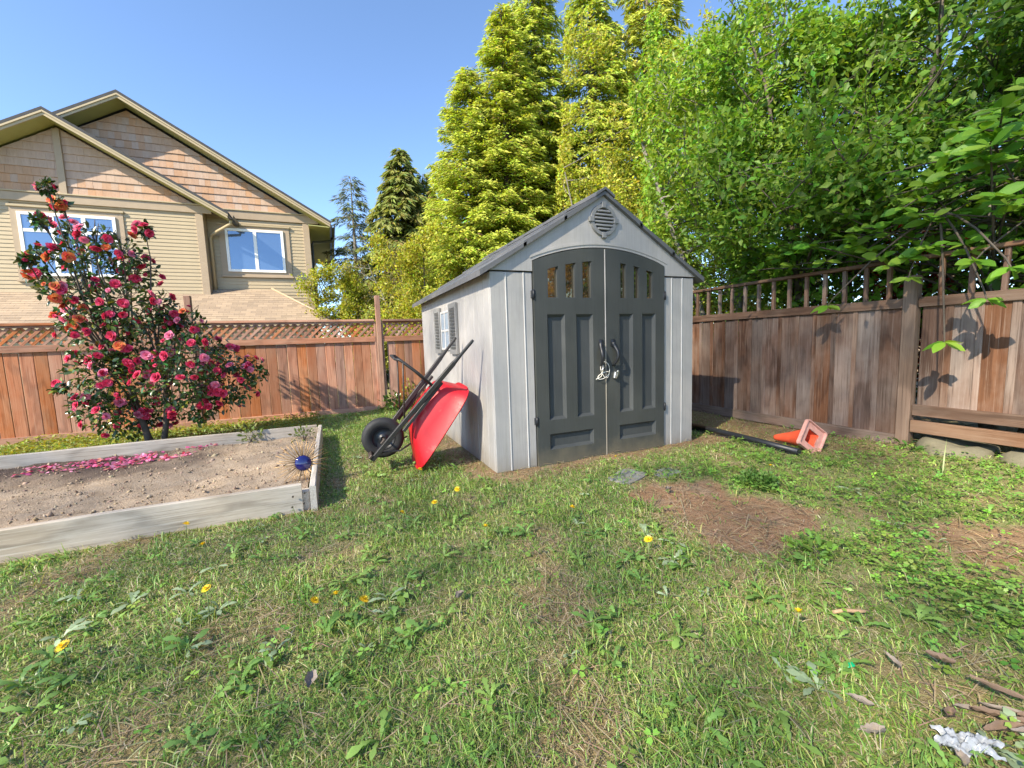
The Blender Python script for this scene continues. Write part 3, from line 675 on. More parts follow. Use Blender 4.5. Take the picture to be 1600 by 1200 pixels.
for k in range(ncr):                                                   # thin overlapping courses
    y1 = YW - dy*k; y0 = y1-dy-.03; z1 = 3.13 - sl_*(YW-y1); z0 = 3.13 - sl_*(YW-y0)
    hx = lambda y: -2.96 + (YW-y)*.83
    q = [(-12, y1, z1), (hx(y1), y1, z1), (hx(y0), y0, z0+.018), (-12, y0, z0+.018)]
    t = [bm.verts.new(p) for p in q]; b = [bm.verts.new((p[0], p[1], p[2]-.02)) for p in q]
    bm.faces.new(t[::-1]); bm.faces.new((t[2], t[3], b[3], b[2])); bm.faces.new((t[1], t[2], b[2], b[1]))
bmesh.ops.recalc_face_normals(bm, faces=bm.faces[:])
obj('lower_roof', me(bm, mr), house, kind='stuff')
bm = bmesh.new(); ye = YW-2.03; prism(bm, [(-12, 0), (-1.30, 0), (-1.30, -.15), (-12, -.15)], lambda x, z: (x, ye, 2.03+z), lambda x, z: (x, ye+.03, 2.03+z)); obj('eave_fascia', me(bm, M_FASCIA), house)
wbox('ground_wall', house, -11.5, -1.8, YW-1.6, YW+.0, 0, 2.0, M_SIDING, 0)
bm = bmesh.new(); tube(bm, [(-2.96, YW, 3.16), (-1.32, YW-1.98, 2.09)], .035, 6); obj('hip_cap', me(bm, M_TRIM), house)

# unseen trees added behind the camera; crown density and gaps shape the garden's shade
grove_M = Matrix.Rotation(R(90-SUN_AZ), 4, 'Z')                        # local +x runs with the light
grng = np.random.default_rng(99)
def shade_tree(label, s0, s1, z0, z1, dens, gap=None, th=2.0, top=None):
    t_ = root('added_shade_tree', (0, 0, 0), label, 'tree', 'unseen shade trees added behind the camera', mw=grove_M)
    bm = bmesh.new(); sc = (s0+s1)/2; tube(bm, [(-38, sc, 0), (-38.2, sc+.2, z0*.6), (-38, sc, z0+2)], [.5, .3, .04], 8); obj('trunk', me(bm, M_BARK), t_, (0, 0, 0))
    n = int((s1-s0)*(z1-z0)*dens); p = np.stack([grng.uniform(-38-th, -38+th, n), grng.uniform(s0, s1, n), grng.uniform(z0, z1, n)], 1)
    if top is not None: q = np.concatenate([p]*top[1]); q = q[q[:, 2] > top[0]]; q[:, 1] = grng.uniform(s0, s1, len(q)); q[:, 2] = top[0]+(z1-top[0])*grng.random(len(q)); p = np.concatenate([p, q])
    if gap is not None: p = p[~gap(p[:, 1], p[:, 2])]
    n = len(p); v, f, t = scatter(*LEAF2, p, frames(unit(grng.normal(size=(n, 3))), unit(grng.normal(size=(n, 3)))), grng.uniform(.16, .26, n), np.tile((.07, .13, .03), (n, 1)))
    obj('leaves', arrmesh('leaves', v, f, M_LEAF, t), t_, (0, 0, 0), kind='stuff')
zlow = lambda s_, l: (38+l)*math.tan(R(SUN_EL))
SHADE = 60
shade_tree('left one of the unseen shade trees added far behind the camera', 1.9, 4.35, 22, 35.4, SHADE)
shade_tree('middle one of the unseen shade trees added far behind the camera', -.55, 1.9, 22, 35.8, SHADE)
shade_tree('right one of the unseen shade trees added far behind the camera', -2.95, -.55, 22, 35.4, SHADE*1.08, top=(32.2, 2))
shade_tree('outermost of the unseen shade trees added far behind the camera', -9.0, -2.95, 20, 38, SHADE*1.3, lambda q, z: (z > 38.45*math.tan(R(SUN_EL))+.25*np.sin(q*3)) & (z < 40.9*math.tan(R(SUN_EL))+.9), .25)

# ------------------------------------------------------------------ raised bed
bed = root('raised_bed', (-4.5, 1.2, 0), 'weathered grey timber raised garden bed with bare soil at the left of the lawn', 'garden bed')
def rough_plank(L, h, t, mat, axis='x', seed=0, n=26):
    """long plank with slightly wavy top edge and worn corners"""
    bm = bmesh.new(); r = np.random.default_rng(seed); ring = []
    for i in range(n+1):
        s = -L/2 + L*i/n; dz = .004*math.sin(s*2.1+seed)+r.normal(0, .0015); dt = .003*math.sin(s*1.3+seed*2); e = .006
        sec = [(-t/2+dt, 0), (-t/2+dt, h-e+dz), (-t/2+e+dt, h+dz), (t/2-e+dt, h+dz), (t/2+dt, h-e+dz), (t/2+dt, 0)]
        ring.append([bm.verts.new((s, a, b) if axis == 'x' else (a, s, b)) for a, b in sec])
    for A, B in zip(ring, ring[1:]):
        for k in range(6): bm.faces.new((A[k], A[(k+1) % 6], B[(k+1) % 6], B[k]))
    bm.faces.new(ring[0]); bm.faces.new(ring[-1][::-1]); bmesh.ops.recalc_face_normals(bm, faces=bm.faces[:]); return me(bm, mat)
obj('plank', rough_plank(6.4, .23, .045, M_BED, 'x', 3), bed, (-4.83, -.125, -.04), (0, R(-.25), R(.4)))
obj('plank', rough_plank(6.4, .25, .045, M_BED, 'x', 5), bed, (-4.80, 2.52, -.04))
obj('plank', rough_plank(2.72, .235, .045, M_BED_Y, 'y', 8), bed, (-1.555, 1.20, -.04))
scr = bmesh.new(); tube(scr, [(0, -.004, 0), (0, .004, 0)], .0075, 8); scr = me(scr, M_STEEL)
for sx0, sz0 in ((-1.70, .045), (-1.69, .125), (-3.55, .05), (-3.57, .135), (-1.62, .06), (-1.61, .14)): obj('screw', scr, bed, (sx0, -.1505 - (.013 if sx0 < -3 else 0), sz0))
wbox('corner_post', bed, -1.665, -1.58, -.098, -.01, -.08, .135, M_BED_Y, .006); wbox('corner_post', bed, -1.665, -1.58, 2.41, 2.495, -.08, .18, M_BED_Y, .006)
sxs = np.arange(-8.0, -1.575, .045); sys_ = np.arange(-.103, 2.499, .045); sx, sy = np.meshgrid(sxs, sys_)
sz = .085 + .026*nz(sx, sy, 2.2, 31) + .019*nz(sx, sy, 9, 32) + .008*nz(sx, sy, 24, 33) - .03*np.exp(-((sy+.1)/.25)**2)
idx = np.arange(sx.size).reshape(sx.shape); sf = np.stack([idx[:-1, :-1], idx[:-1, 1:], idx[1:, 1:], idx[1:, :-1]], -1).reshape(-1, 4)
dk = np.clip(sstep(sy + .35*nz(sx, sy, 2.5, 34), 1.1, 1.9)*sstep(-sx + .5*nz(sx, sy, 2, 35), 2.3, 3.3), 0, 1).ravel()
ms, nt, P, O = nodes('bed_soil')
at = N(nt, 'ShaderNodeAttribute', attribute_name='tint'); tc = N(nt, 'ShaderNodeTexCoord')
n1 = N(nt, 'ShaderNodeTexNoise', i_Scale=9.0, i_Detail=8.0, i_Roughness=.7); nt.links.new(tc.outputs['Object'], n1.inputs['Vector'])
n2 = N(nt, 'ShaderNodeTexNoise', i_Scale=60.0, i_Detail=5.0, i_Roughness=.7); nt.links.new(tc.outputs['Object'], n2.inputs['Vector'])
c = mixc(nt, (.38, .285, .20), (.48, .375, .275), ramp(nt, n1.outputs[0], .35, .65)); c = mixc(nt, c, (.12, .09, .075), at.outputs['Fac']); c = mixc(nt, c, (.10, .07, .05), mulf(nt, ramp(nt, n2.outputs[0], .55, .75), .6))
nt.links.new(c, P.inputs['Base Color']); P.inputs['Roughness'].default_value = 1; P.inputs['Specular IOR Level'].default_value = .08; bump(nt, P, n2.outputs[0], 1, .02)
obj('soil', arrmesh('soil', np.stack([sx.ravel(), sy.ravel(), sz.ravel()], 1), sf, ms, np.stack([dk]*3, 1), True), kind='structure')
# clods on the soil, petals fallen from the camellia
def soil_z(x, y): return .085 + .026*nz(x, y, 2.2, 31) + .019*nz(x, y, 9, 32) + .008*nz(x, y, 24, 33)
octv = np.array([(1, 0, 0), (-1, 0, 0), (0, 1, 0), (0, -1, 0), (0, 0, .7), (0, 0, -.7)]); octf = [(0, 2, 4), (2, 1, 4), (1, 3, 4), (3, 0, 4), (2, 0, 5), (1, 2, 5), (3, 1, 5), (0, 3, 5)]
n = 3600; px = rng.uniform(-6.5, -1.6, n); py = rng.uniform(-.08, 2.47, n); fr = frames(rdir(n), rdir(n)); s3 = rng.uniform(.4, 1.3, (n, 3))*(rng.gamma(1.2, .0048, n)+.003)[:, None]
v, f, t = scatter(octv, octf, np.stack([px, py, soil_z(px, py)+.003], 1), fr, s3, vary((.35, .265, .19), n, .2, .05))
obj('soil_clods', arrmesh('clods', v, f, foliage('clod', 0, 1, .05), t), kind='stuff')
PET = [(-4.19, 2.16), (-2.92, 2.28), (-2.63, 1.8), (-2.68, 1.31), (-3.36, 1.58), (-4.04, 1.84)]
px = rng.uniform(-4.7, -2.0, 5000); py = rng.uniform(1.3, 2.48, 5000); kx = inpoly(px+.12*nz(px, py, 6, 41), py+.12*nz(px, py, 6, 42), [(-4.3, 2.2), (-2.7, 2.42), (-2.6, 2.2), (-3.05, 1.78), (-3.6, 1.66), (-4.3, 1.85)]) & (rng.random(5000) < sstep(nz(px, py, 9, 43), -.3, .4)*.6+.05)
px, py = px[kx][:1500], py[kx][:1500]; n = len(px); up = np.tile([0, 0, 1.0], (n, 1)) + rng.normal(0, .35, (n, 3)); fr = frames(rdir(n)*[1, 1, .2], up)
cols = np.array([(.78, .16, .36), (.84, .36, .52), (.74, .10, .17), (.72, .34, .24)])[rng.choice(4, n, p=[.4, .3, .18, .12])]*rng.uniform(.75, 1.15, (n, 1))
PETAL = ([(0, 0, 0), (.35, .38, .10), (.85, .35, .16), (1, 0, .10), (.85, -.35, .16), (.35, -.38, .10)], [(0, 1, 5), (1, 2, 4), (1, 4, 5), (2, 3, 4)])
v, f, t = scatter(*PETAL, np.stack([px, py, soil_z(px, py)+.012], 1), fr, rng.uniform(.025, .05, n), cols)
obj('petals', arrmesh('petals', v, f, M_PETAL, t), kind='stuff')

# ------------------------------------------------------------------ flowers: one layered camellia bloom, shared
def bloom_mesh(cols, seed):
    r = np.random.default_rng(seed); P = []
    for ring, (n, tilt, L) in enumerate(((8, 12, 1.0), (8, 34, .82), (6, 56, .6), (5, 76, .38))):
        a = np.arange(n)*2*math.pi/n + ring*.4 + r.normal(0, .1, n); te = R(tilt) + r.normal(0, .08, n)
        d = np.stack([np.cos(a)*np.cos(te), np.sin(a)*np.cos(te), np.sin(te)], 1); up = np.stack([-np.cos(a)*np.sin(te), -np.sin(a)*np.sin(te), np.cos(te)], 1)
        pos = np.zeros((n, 3)); pos[:, 2] = ring*.045
        P.append(scatter(*PETAL, pos, frames(d, up), r.uniform(.9, 1.08, n)*L*.5, np.array(cols)[r.integers(0, len(cols), n)]*r.uniform(.85, 1.12, (n, 1)), [.72, .9, 1.05, 1.12, 1.05, .9]))
    v, f, t = join_arr(P); return arrmesh('bloom', v, f, M_PETAL, t)
BL_PINK = [bloom_mesh([(.72, .06, .15), (.78, .12, .24), (.66, .04, .10)], s) for s in (1, 2, 3)]
BL_PALE = [bloom_mesh([(.86, .32, .46), (.84, .22, .36)], s) for s in (4, 5)]
BL_FADE_SUN = [bloom_mesh([(.78, .26, .08), (.80, .13, .09), (.72, .30, .10)], s) for s in (6, 7)]  # faded orange petals, with warm sunlight also put into their colour

# ------------------------------------------------------------------ branches and trees
def branch_set(parent_pts, rad): pass
def limb(p, d, L, steps, wander, lift, r0=None):
    pts = [np.array(p, float)]; d = np.array(d, float)/np.linalg.norm(d)
    for _ in range(steps):
        d = d + rng.normal(0, wander, 3); d[2] += lift; d = d/np.linalg.norm(d); pts.append(pts[-1]+d*L/steps)
    return pts
def tree_wood(name, parent, limbs, mat, loc, kind=None, n=6):
    bm = bmesh.new()
    for pts, r0, r1, k in limbs:
        m = len(pts); tube(bm, pts, [r0+(r1-r0)*i/(m-1) for i in range(m)], k, False)
    bmesh.ops.translate(bm, verts=bm.verts[:], vec=-Vector(loc)); return obj(name, me(bm, mat), parent, loc, kind=kind)

# camellia
cb = (-3.56, 3.2, 0)
cam_ = root('camellia_bush', cb, 'flowering camellia covered in pink and orange blooms behind the raised bed', 'flowering bush')
BLOBS = [(-4.16, 2.94, 3.13, .06), (-4.17, 3.19, 3.02, .07), (-4.3, 3.05, 2.78, .07), (-4.43, 3.23, 2.45, .09), (-4.46, 3.25, 2.2, .12), (-4.35, 2.8, 2.28, .07), (-4.13, 2.76, 1.96, .13), (-4.2, 3.42, 2.77, .13), (-4.04, 2.96, 2.38, .18), (-3.78, 2.94, 2.59, .16), (-4.05, 3.55, 2.34, .33), (-3.63, 3.13, 2.47, .22), (-3.59, 3.42, 2.25, .22), (-3.38, 3.13, 2.76, .08), (-4.04, 3.26, 1.9, .32), (-3.58, 2.87, 1.79, .34), (-3.35, 3.26, 1.82, .22), (-4.32, 3.44, 1.68, .14), (-3.93, 3.17, 1.43, .4), (-3.56, 3.34, 1.33, .46), (-3.11, 3.29, 1.57, .24), (-2.96, 2.8, 1.15, .38), (-3.26, 3.36, 1.66, .17), (-3.76, 3.22, .89, .45), (-3.97, 2.99, .96, .31), (-3.17, 2.77, .85, .39), (-2.82, 3.44, 1.13, .27), (-2.64, 3.13, .78, .33), (-2.4, 3.33, .93, .2), (-2.87, 3.45, .59, .27), (-4.45, 3.32, .85, .06), (-4.33, 3.49, .58, .16), (-3.96, 3.07, .48, .24), (-3.87, 3.39, .38, .29), (-3.03, 3.11, .47, .21), (-3.59, 3.5, .47, .26)]
stems = []
forks = [limb((-3.60, 3.2, -.05), (-.15, 0, 1), .9, 6, .06, .05), limb((-3.50, 3.22, -.05), (.25, -.02, 1), .9, 6, .06, .05), limb((-3.56, 3.25, -.05), (-.35, .05, 1), 1.0, 6, .06, .05)]
for fk, rr in zip(forks, (.045, .04, .032)): stems.append((fk, rr, rr*.62, 8))
for bxx, by, bz, br_ in BLOBS:
    src = min((p for fk in forks for p in fk[3:]), key=lambda p: np.linalg.norm(p-[bxx, by, bz-.5]))
    e = np.array([bxx, by, bz+br_*.7]); m1 = src*.55+e*.45+np.array([0, 0, .05])+rng.normal(0, .05, 3); q = src*.2+e*.8+rng.normal(0, .03, 3)
    stems.append(([src, m1, q, e], .016, .004, 5))
    for _ in range(int(3+br_*22)): stems.append(([q*.5+e*.5, e+rng.normal(0, 1, 3)*br_*.35, np.array([bxx, by, bz])+unit(rng.normal(size=(1, 3)))[0]*br_], .005, .002, 4))
tree_wood('trunk', cam_, stems[:3], M_BARK, cb, n=8); tree_wood('branches', cam_, stems[3:], M_BARK, cb, kind='stuff')
pos, nrm = [], []
for bxx, by, bz, br_ in BLOBS:
    n = int(65 + 2000*br_**1.9); d = rdir(n); r = br_*rng.uniform(.25, 1.02, n)**.6
    pos.append(np.array([bxx, by, bz]) + d*r[:, None]*[1, .95, .95]); nrm.append(d)
pos, nrm = np.concatenate(pos), np.concatenate(nrm); pos[:, 2] = np.maximum(pos[:, 2], .10)
n = len(pos); dirs = unit(nrm*.7 + rng.normal(0, .6, (n, 3)) - [0, 0, .15]); up = nrm*.6 + [0, 0, .8] + rng.normal(0, .45, (n, 3))
tin = vary((.046, .092, .024), n, .4, .14); yl = rng.random(n) < .12; tin[yl] = vary((.20, .21, .03), yl.sum(), .2, .1)
v, f, t = scatter(*LEAF6, pos, frames(dirs, up), rng.uniform(.055, .088, n), tin)
obj('leaves', arrmesh('leaves', v-np.array(cb), f, M_GLOSSLEAF, t), cam_, cb, kind='stuff')
nf = 0
wts = np.array([b[3]**1.7+.012 for b in BLOBS]); wts /= wts.sum()
picks = list(range(len(BLOBS))) + list(rng.choice(len(BLOBS), 255, p=wts))
view = np.array([-1.344, -3.617, 1.233])
for k in picks:
    bxx, by, bz, br_ = BLOBS[k]; cc = np.array([bxx, by, bz]); tv_ = unit(view-cc)
    d = unit(rng.normal(size=3) + tv_*1.05 + np.array([-.35, -.1, .35])); p = cc + d*br_*rng.uniform(.96, 1.14)
    if p[2] < .15: continue
    fade_sun = rng.random() < (.34 if p[0] < -3.95 and p[2] > 1.3 else .03)  # faded, sun-coloured blooms mostly at the upper left
    ms_ = BL_FADE_SUN if fade_sun else (BL_PALE if rng.random() < .22 else BL_PINK)
    dd = unit(d + rng.normal(0, .35, 3)); q = Vector(dd).to_track_quat('Z', 'Y').to_euler(); q.rotate_axis('Z', rng.uniform(0, 6.28))
    s = (rng.uniform(.092, .134) if not fade_sun else rng.uniform(.095, .135)) if rng.random() > .18 else rng.uniform(.045, .07)
    obj('flower', ms_[int(rng.integers(len(ms_)))], cam_, p, q, (s, s, s)); nf += 1

# ------------------------------------------------------------------ wheelbarrow, tipped up against the shed
Aw = Vector((.96, -.10, 1.103)).normalized(); Bw = Vector((0, 1, 0)); Nw = Aw.cross(Bw); Nw = -Nw if Nw.x < 0 else Nw; Nw.normalize(); Bw = Nw.cross(Aw).normalized()
if Bw.y < 0: Bw = -Bw
ow = Vector((-1.06, .63, .165))
WM = Matrix(((Aw.x, Bw.x, Nw.x, ow.x), (Aw.y, Bw.y, Nw.y, ow.y), (Aw.z, Bw.z, Nw.z, ow.z), (0, 0, 0, 1)))
wb = root('wheelbarrow', (0, 0, 0), 'red wheelbarrow tipped up on its nose against the left wall of the shed', 'wheelbarrow', mw=WM)
def wobj(name, bm, mat, smooth=False, par=wb): return obj(name, me(bm, mat, smooth), par, (0, 0, 0))
for s in (-1, 1):
    L = math.hypot(1.47, .20); an = math.atan2(s*.20, 1.47)
    bm = bmesh.new(); M_ = Matrix.Translation((0, s*.155, 0)) @ Matrix.Rotation(an, 4, 'Z')
    bx(bm, 0, L-.28, -.019, .019, -.022, .022, .005, M_)
    rings = []
    prof = [(L-.279, .019, .022), (L-.20, .015, .018), (L-.17, .0135, .016), (L-.02, .0135, .016), (L, .010, .012)]
    for a, hb, hn in prof: rings.append([bm.verts.new(M_ @ Vector((a, hb*math.cos(q), hn*math.sin(q)))) for q in [2*math.pi*k/10 for k in range(10)]])
    for r1, r2 in zip(rings, rings[1:]):
        for k in range(10): bm.faces.new((r1[k], r1[(k+1) % 10], r2[(k+1) % 10], r2[k]))
    bm.faces.new(rings[-1])
    bmesh.ops.recalc_face_normals(bm, faces=bm.faces[:]); wobj('handle', bm, M_BLACKW)
    bm = bmesh.new(); bx(bm, .40, .98, s*.255-.016, s*.255+.016, .024, .055, .004); wobj('riser', bm, M_BLACKW)
# tray
def tray_ring(a0, a1, hb0, hb1, n_, m=40, e=5.0, slope=0):
    out = []
    for k in range(m):
        t = 2*math.pi*k/m; ca, sb = math.cos(t), math.sin(t)
        u = math.copysign(abs(ca)**(2/e), ca); w = math.copysign(abs(sb)**(2/e), sb)
        a = (a0+a1)/2 + (a1-a0)/2*u; hb = hb0 + (hb1-hb0)*(u+1)/2
        out.append(Vector((a, w*hb, n_+slope*(a-a0))))
    return out
bm = bmesh.new()
secs = [tray_ring(.54, .92, .15, .17, .062, e=4), tray_ring(.50, .96, .19, .215, .064, e=4.5), tray_ring(.475, .985, .205, .23, .085, e=5), tray_ring(.33, 1.03, .26, .285, .22, e=5, slope=-.05), tray_ring(.18, 1.08, .315, .345, .395, e=4.5, slope=-.11), tray_ring(.165, 1.095, .325, .355, .402, e=4.5, slope=-.11), tray_ring(.158, 1.102, .331, .361, .394, e=4.5, slope=-.11),
        tray_ring(.165, 1.095, .326, .356, .408, e=4.5, slope=-.11), tray_ring(.20, 1.065, .30, .33, .392, e=4.5, slope=-.11), tray_ring(.345, 1.015, .25, .275, .225, e=5, slope=-.05), tray_ring(.49, .97, .195, .22, .092, e=5), tray_ring(.54, .92, .15, .17, .075, e=4)]
rings = [[bm.verts.new(p) for p in s] for s in secs]
for r1, r2 in zip(rings, rings[1:]):
    for k in range(40): bm.faces.new((r1[k], r1[(k+1) % 40], r2[(k+1) % 40], r2[k]))
bm.faces.new(rings[0][::-1]); bm.faces.new(rings[-1]); bmesh.ops.recalc_face_normals(bm, faces=bm.faces[:]); wobj('tray', bm, M_RED, True)
# wheel
wc = (.205, 0, -.02)
def lathe_y(prof, m=36):
    bm = bmesh.new(); rg = [[bm.verts.new((wc[0]+r*math.cos(t), wc[1]+y, wc[2]+r*math.sin(t))) for r, y in prof] for t in [2*math.pi*k/m for k in range(m)]]
    for k in range(m):
        for j in range(len(prof)-1): bm.faces.new((rg[k][j], rg[k][j+1], rg[(k+1) % m][j+1], rg[(k+1) % m][j]))
    bmesh.ops.recalc_face_normals(bm, faces=bm.faces[:]); return bm
whl = wobj('wheel', lathe_y([(.105, -.03), (.112, -.042), (.10, -.02), (.045, -.012), (.03, -.045), (.018, -.05), (.018, .05), (.03, .045), (.045, .012), (.10, .02), (.112, .042), (.105, .03)]), M_BLACKP, True)
obj('tyre', me(lathe_y([(.108, -.036), (.135, -.05), (.165, -.052), (.188, -.042), (.199, -.02), (.202, 0), (.199, .02), (.188, .042), (.165, .052), (.135, .05), (.108, .036)]), M_RUBBER, True), whl, (0, 0, 0))
bm = bmesh.new(); tube(bm, [(wc[0], -.19, wc[2]), (wc[0], .19, wc[2])], .011, 8); bx(bm, wc[0]-.03, wc[0]+.03, -.195, -.165, -.045, -.018, .003); bx(bm, wc[0]-.03, wc[0]+.03, .165, .195, -.045, -.018, .003); obj('axle', me(bm, M_STEEL), whl, (0, 0, 0))
# legs: flat bars out from the handles, a cross bar, and braces
for s in (-1, 1):
    bm = bmesh.new(); q = .155+.20*.9/1.47
    tube(bm, [(.90, s*q, -.02), (.91, s*q, -.20), (.905, s*(q-.02), -.40), (.885, s*(q-.05), -.43)], [.014, .014, .014, .013], 8); wobj('leg', bm, M_BLACKW)
    bm = bmesh.new(); tube(bm, [(.90, s*(q-.01), -.36), (.70, s*.235, -.19), (.50, s*.215, -.022)], .0085, 6); wobj('leg_brace', bm, M_STEEL)
    bm = bmesh.new(); tube(bm, [(.10, s*.15, .02), (.22, s*.15, .16), (.33, s*.14, .20)], .009, 6); wobj('nose_brace', bm, M_STEEL)
bm = bmesh.new(); tube(bm, [(.885, -.235, -.43), (.885, .235, -.43)], .013, 8); wobj('cross_bar', bm, M_BLACKW)
for s in (-1, 1):
    for a in (.47, .56, .80, .90):
        q = .155+.20*a/1.47; bm = bmesh.new(); tube(bm, [(a, s*q, -.030), (a, s*q, -.0215)], .0095, 6); wobj('bolt', bm, M_STEEL)
bm = bmesh.new(); bx(bm, .0, .045, -.185, .185, -.045, -.0225, .004); wobj('nose_bar', bm, M_STEEL)

# ------------------------------------------------------------------ sunburst stake, cone, edging, slabs, rocks
st = root('garden_stake', (-1.66, .46, .06), 'sunburst garden stake with cobalt blue disc and thin copper rays at the bed corner', 'garden ornament')
face = Vector((.12, -.98, .16)).normalized(); sq = face.to_track_quat('Z', 'Y'); cz = Vector((-1.645, .44, .225))
bm = bmesh.new(); pr = [(0, .022), (.03, .020), (.055, .012), (.068, .0), (.066, -.006), (0, -.008)]; m_ = 28
rg = [[bm.verts.new((r*math.cos(t), r*math.sin(t), z)) for r, z in pr[1:]] for t in [2*math.pi*k/m_ for k in range(m_)]]
c0 = bm.verts.new((0, 0, .022)); c1 = bm.verts.new((0, 0, -.008))
for k in range(m_):
    a, b = rg[k], rg[(k+1) % m_]; bm.faces.new((c0, a[0], b[0])); bm.faces.new((c1, b[-1], a[-1]))
    for j in range(4): bm.faces.new((a[j], a[j+1], b[j+1], b[j]))
bmesh.ops.recalc_face_normals(bm, faces=bm.faces[:]); obj('disc', me(bm, M_COBALT, True), st, cz, sq.to_euler())
rm = []
for i in range(3):
    bm = bmesh.new(); tube(bm, [(.055, 0, -.004), (.13, .004*(i-1), 0), (.19+.02*i, .0, .004*(i-1))], [.0036, .0032, .002], 5); rm.append(me(bm, M_COPPER))
for k in range(46):
    e = sq.copy() @ Euler((0, R(random.uniform(-9, 9)), 2*math.pi*k/46+random.uniform(-.04, .04))).to_quaternion(); obj('ray', rm[k % 3], st, cz-face*.004, e.to_euler())
bm = bmesh.new(); tube(bm, [(0, 0, 0), (.004, .01, .09), (.002, -.005, .2)], .004, 6)
obj('stake', me(bm, M_COPPER), st, (-1.648, .452, .0)); 

cn = root('traffic_cone', (3.0, -.8, 0), 'faded orange traffic cone lying on its side by the right fence', 'cone')
cax = Vector((.10, .985, -.19)).normalized()                           # from base to tip
cm_ = Matrix.Translation((3.115, -.93, .135)) @ cax.to_track_quat('Z', 'Y').to_matrix().to_4x4() @ Matrix.Rotation(R(38), 4, 'Z')
bm = bmesh.new(); m_ = 32; prof = [(.118, .012), (.105, .03), (.060, .24), (.034, .40), (.030, .42), (.022, .42), (.030, .38), (.05, .24), (.092, .03), (.100, .0)]
rg = [[bm.verts.new((r*math.cos(t), r*math.sin(t), z)) for r, z in prof] for t in [2*math.pi*k/m_ for k in range(m_)]]
for k in range(m_):
    for j in range(len(prof)-1): bm.faces.new((rg[k][j], rg[k][j+1], rg[(k+1) % m_][j+1], rg[(k+1) % m_][j]))
bmesh.ops.recalc_face_normals(bm, faces=bm.faces[:]); bmesh.ops.transform(bm, matrix=cm_, verts=bm.verts[:]); bmesh.ops.translate(bm, verts=bm.verts[:], vec=(-3, .8, 0))
obj('cone_body', me(bm, M_ORANGE, True), cn, (3.0, -.8, 0))
bm = bmesh.new()
sqo = [(-.145, -.13), (-.13, -.145), (.13, -.145), (.145, -.13), (.145, .13), (.13, .145), (-.13, .145), (-.145, .13)]
def ringv(z, hole, sc=1): return [bm.verts.new((p[0]*sc, p[1]*sc, z)) for p in sqo] if not hole else [bm.verts.new((hole*math.cos(t), hole*math.sin(t), z)) for t in [math.atan2(p[1], p[0]) for p in sqo]]
o1, o2, o3, i3, i2, t1 = ringv(.014, 0), ringv(-.024, 0), ringv(-.024, 0, .93), ringv(-.002, 0, .90), ringv(-.002, .096), ringv(.014, .10)
for a, b in ((t1, o1), (o1, o2), (o2, o3), (o3, i3), (i3, i2)):
    for k in range(8): bm.faces.new((a[k], a[(k+1) % 8], b[(k+1) % 8], b[k]))
bmesh.ops.recalc_face_normals(bm, faces=bm.faces[:]); bmesh.ops.transform(bm, matrix=cm_, verts=bm.verts[:]); bmesh.ops.translate(bm, verts=bm.verts[:], vec=(-3, .8, 0))
obj('cone_base', me(bm, M_CONEIN), cn, (3.0, -.8, 0))

bm = bmesh.new(); tube(bm, [(2.93, .45, .05), (2.90, -.05, .055), (2.88, -.5, .05), (2.83, -.99, .045)], .032, 8)
for i in range(12):
    a, b = i/12, (i+1)/12
    bx(bm, -.008, .008, 0, .123, -.05, .045, .002, Matrix.Translation((2.93-.10*a, .45-1.44*b, 0)) @ Matrix.Rotation(R(1.5), 4, 'Z'))
obj('lawn_edging', me(bm, M_BLACKP, False), label='black plastic lawn edging strip lying in the mulch before the orange cone', cat='edging')
def slab(cx, cy, w, d, rot, label):
    bm = bmesh.new(); n = 9; r = np.random.default_rng(int(cx*100))
    pts = [((w/2)*math.copysign(abs(math.cos(t))**.35, math.cos(t))*(1+r.normal(0, .03)), (d/2)*math.copysign(abs(math.sin(t))**.35, math.sin(t))*(1+r.normal(0, .03))) for t in np.linspace(.1, 6.2, 22)]
    prism(bm, pts, lambda x, y: (x, y, .0), lambda x, y: (x*.985, y*.985, .034)); obj('stepping_stone', me(bm, M_STONE), None, (cx, cy, float(gh(np.array(cx), np.array(cy)))-.024), (R(1.5), R(-1), R(rot)), label=label, cat='paving stone', group='paving stones before the shed doors')
slab(.97, -.70, .36, .24, 24, 'grey paving stone in the grass before the middle of the shed doors'); slab(1.33, -.78, .26, .17, 8, 'half buried paving stone at the top edge of the bare earth patch')
def rock(cx, cy, cz_, s, seed, label):
    bm = bmesh.new(); bmesh.ops.create_icosphere(bm, subdivisions=3, radius=1); r = np.random.default_rng(seed); o = r.uniform(0, 9, 3)
    for v in bm.verts:
        p = np.array(v.co); k = 1 + .16*math.sin(p[0]*3+o[0])*math.cos(p[1]*2.6+o[1]) + .08*math.sin(p[2]*6+o[2]+p[0]*4) + .04*math.sin(p[0]*11+p[1]*9)
        v.co = Vector((p[0]*s[0]*k, p[1]*s[1]*k, max(-.6, min(.72, p[2]))*s[2]*k))
    obj('rock', me(bm, M_ROCK, True), None, (cx, cy, cz_), (0, 0, R(seed*37)), label=label, cat='rock', group='boulders under the right fence')
rock(4.10, -1.66, .0, (.26, .30, .17), 2, 'mossy grey boulder under the fence right beside the thick post'); rock(4.12, -2.26, .0, (.26, .30, .17), 5, 'sunlit tan boulder under the lower fence rail at the right edge')

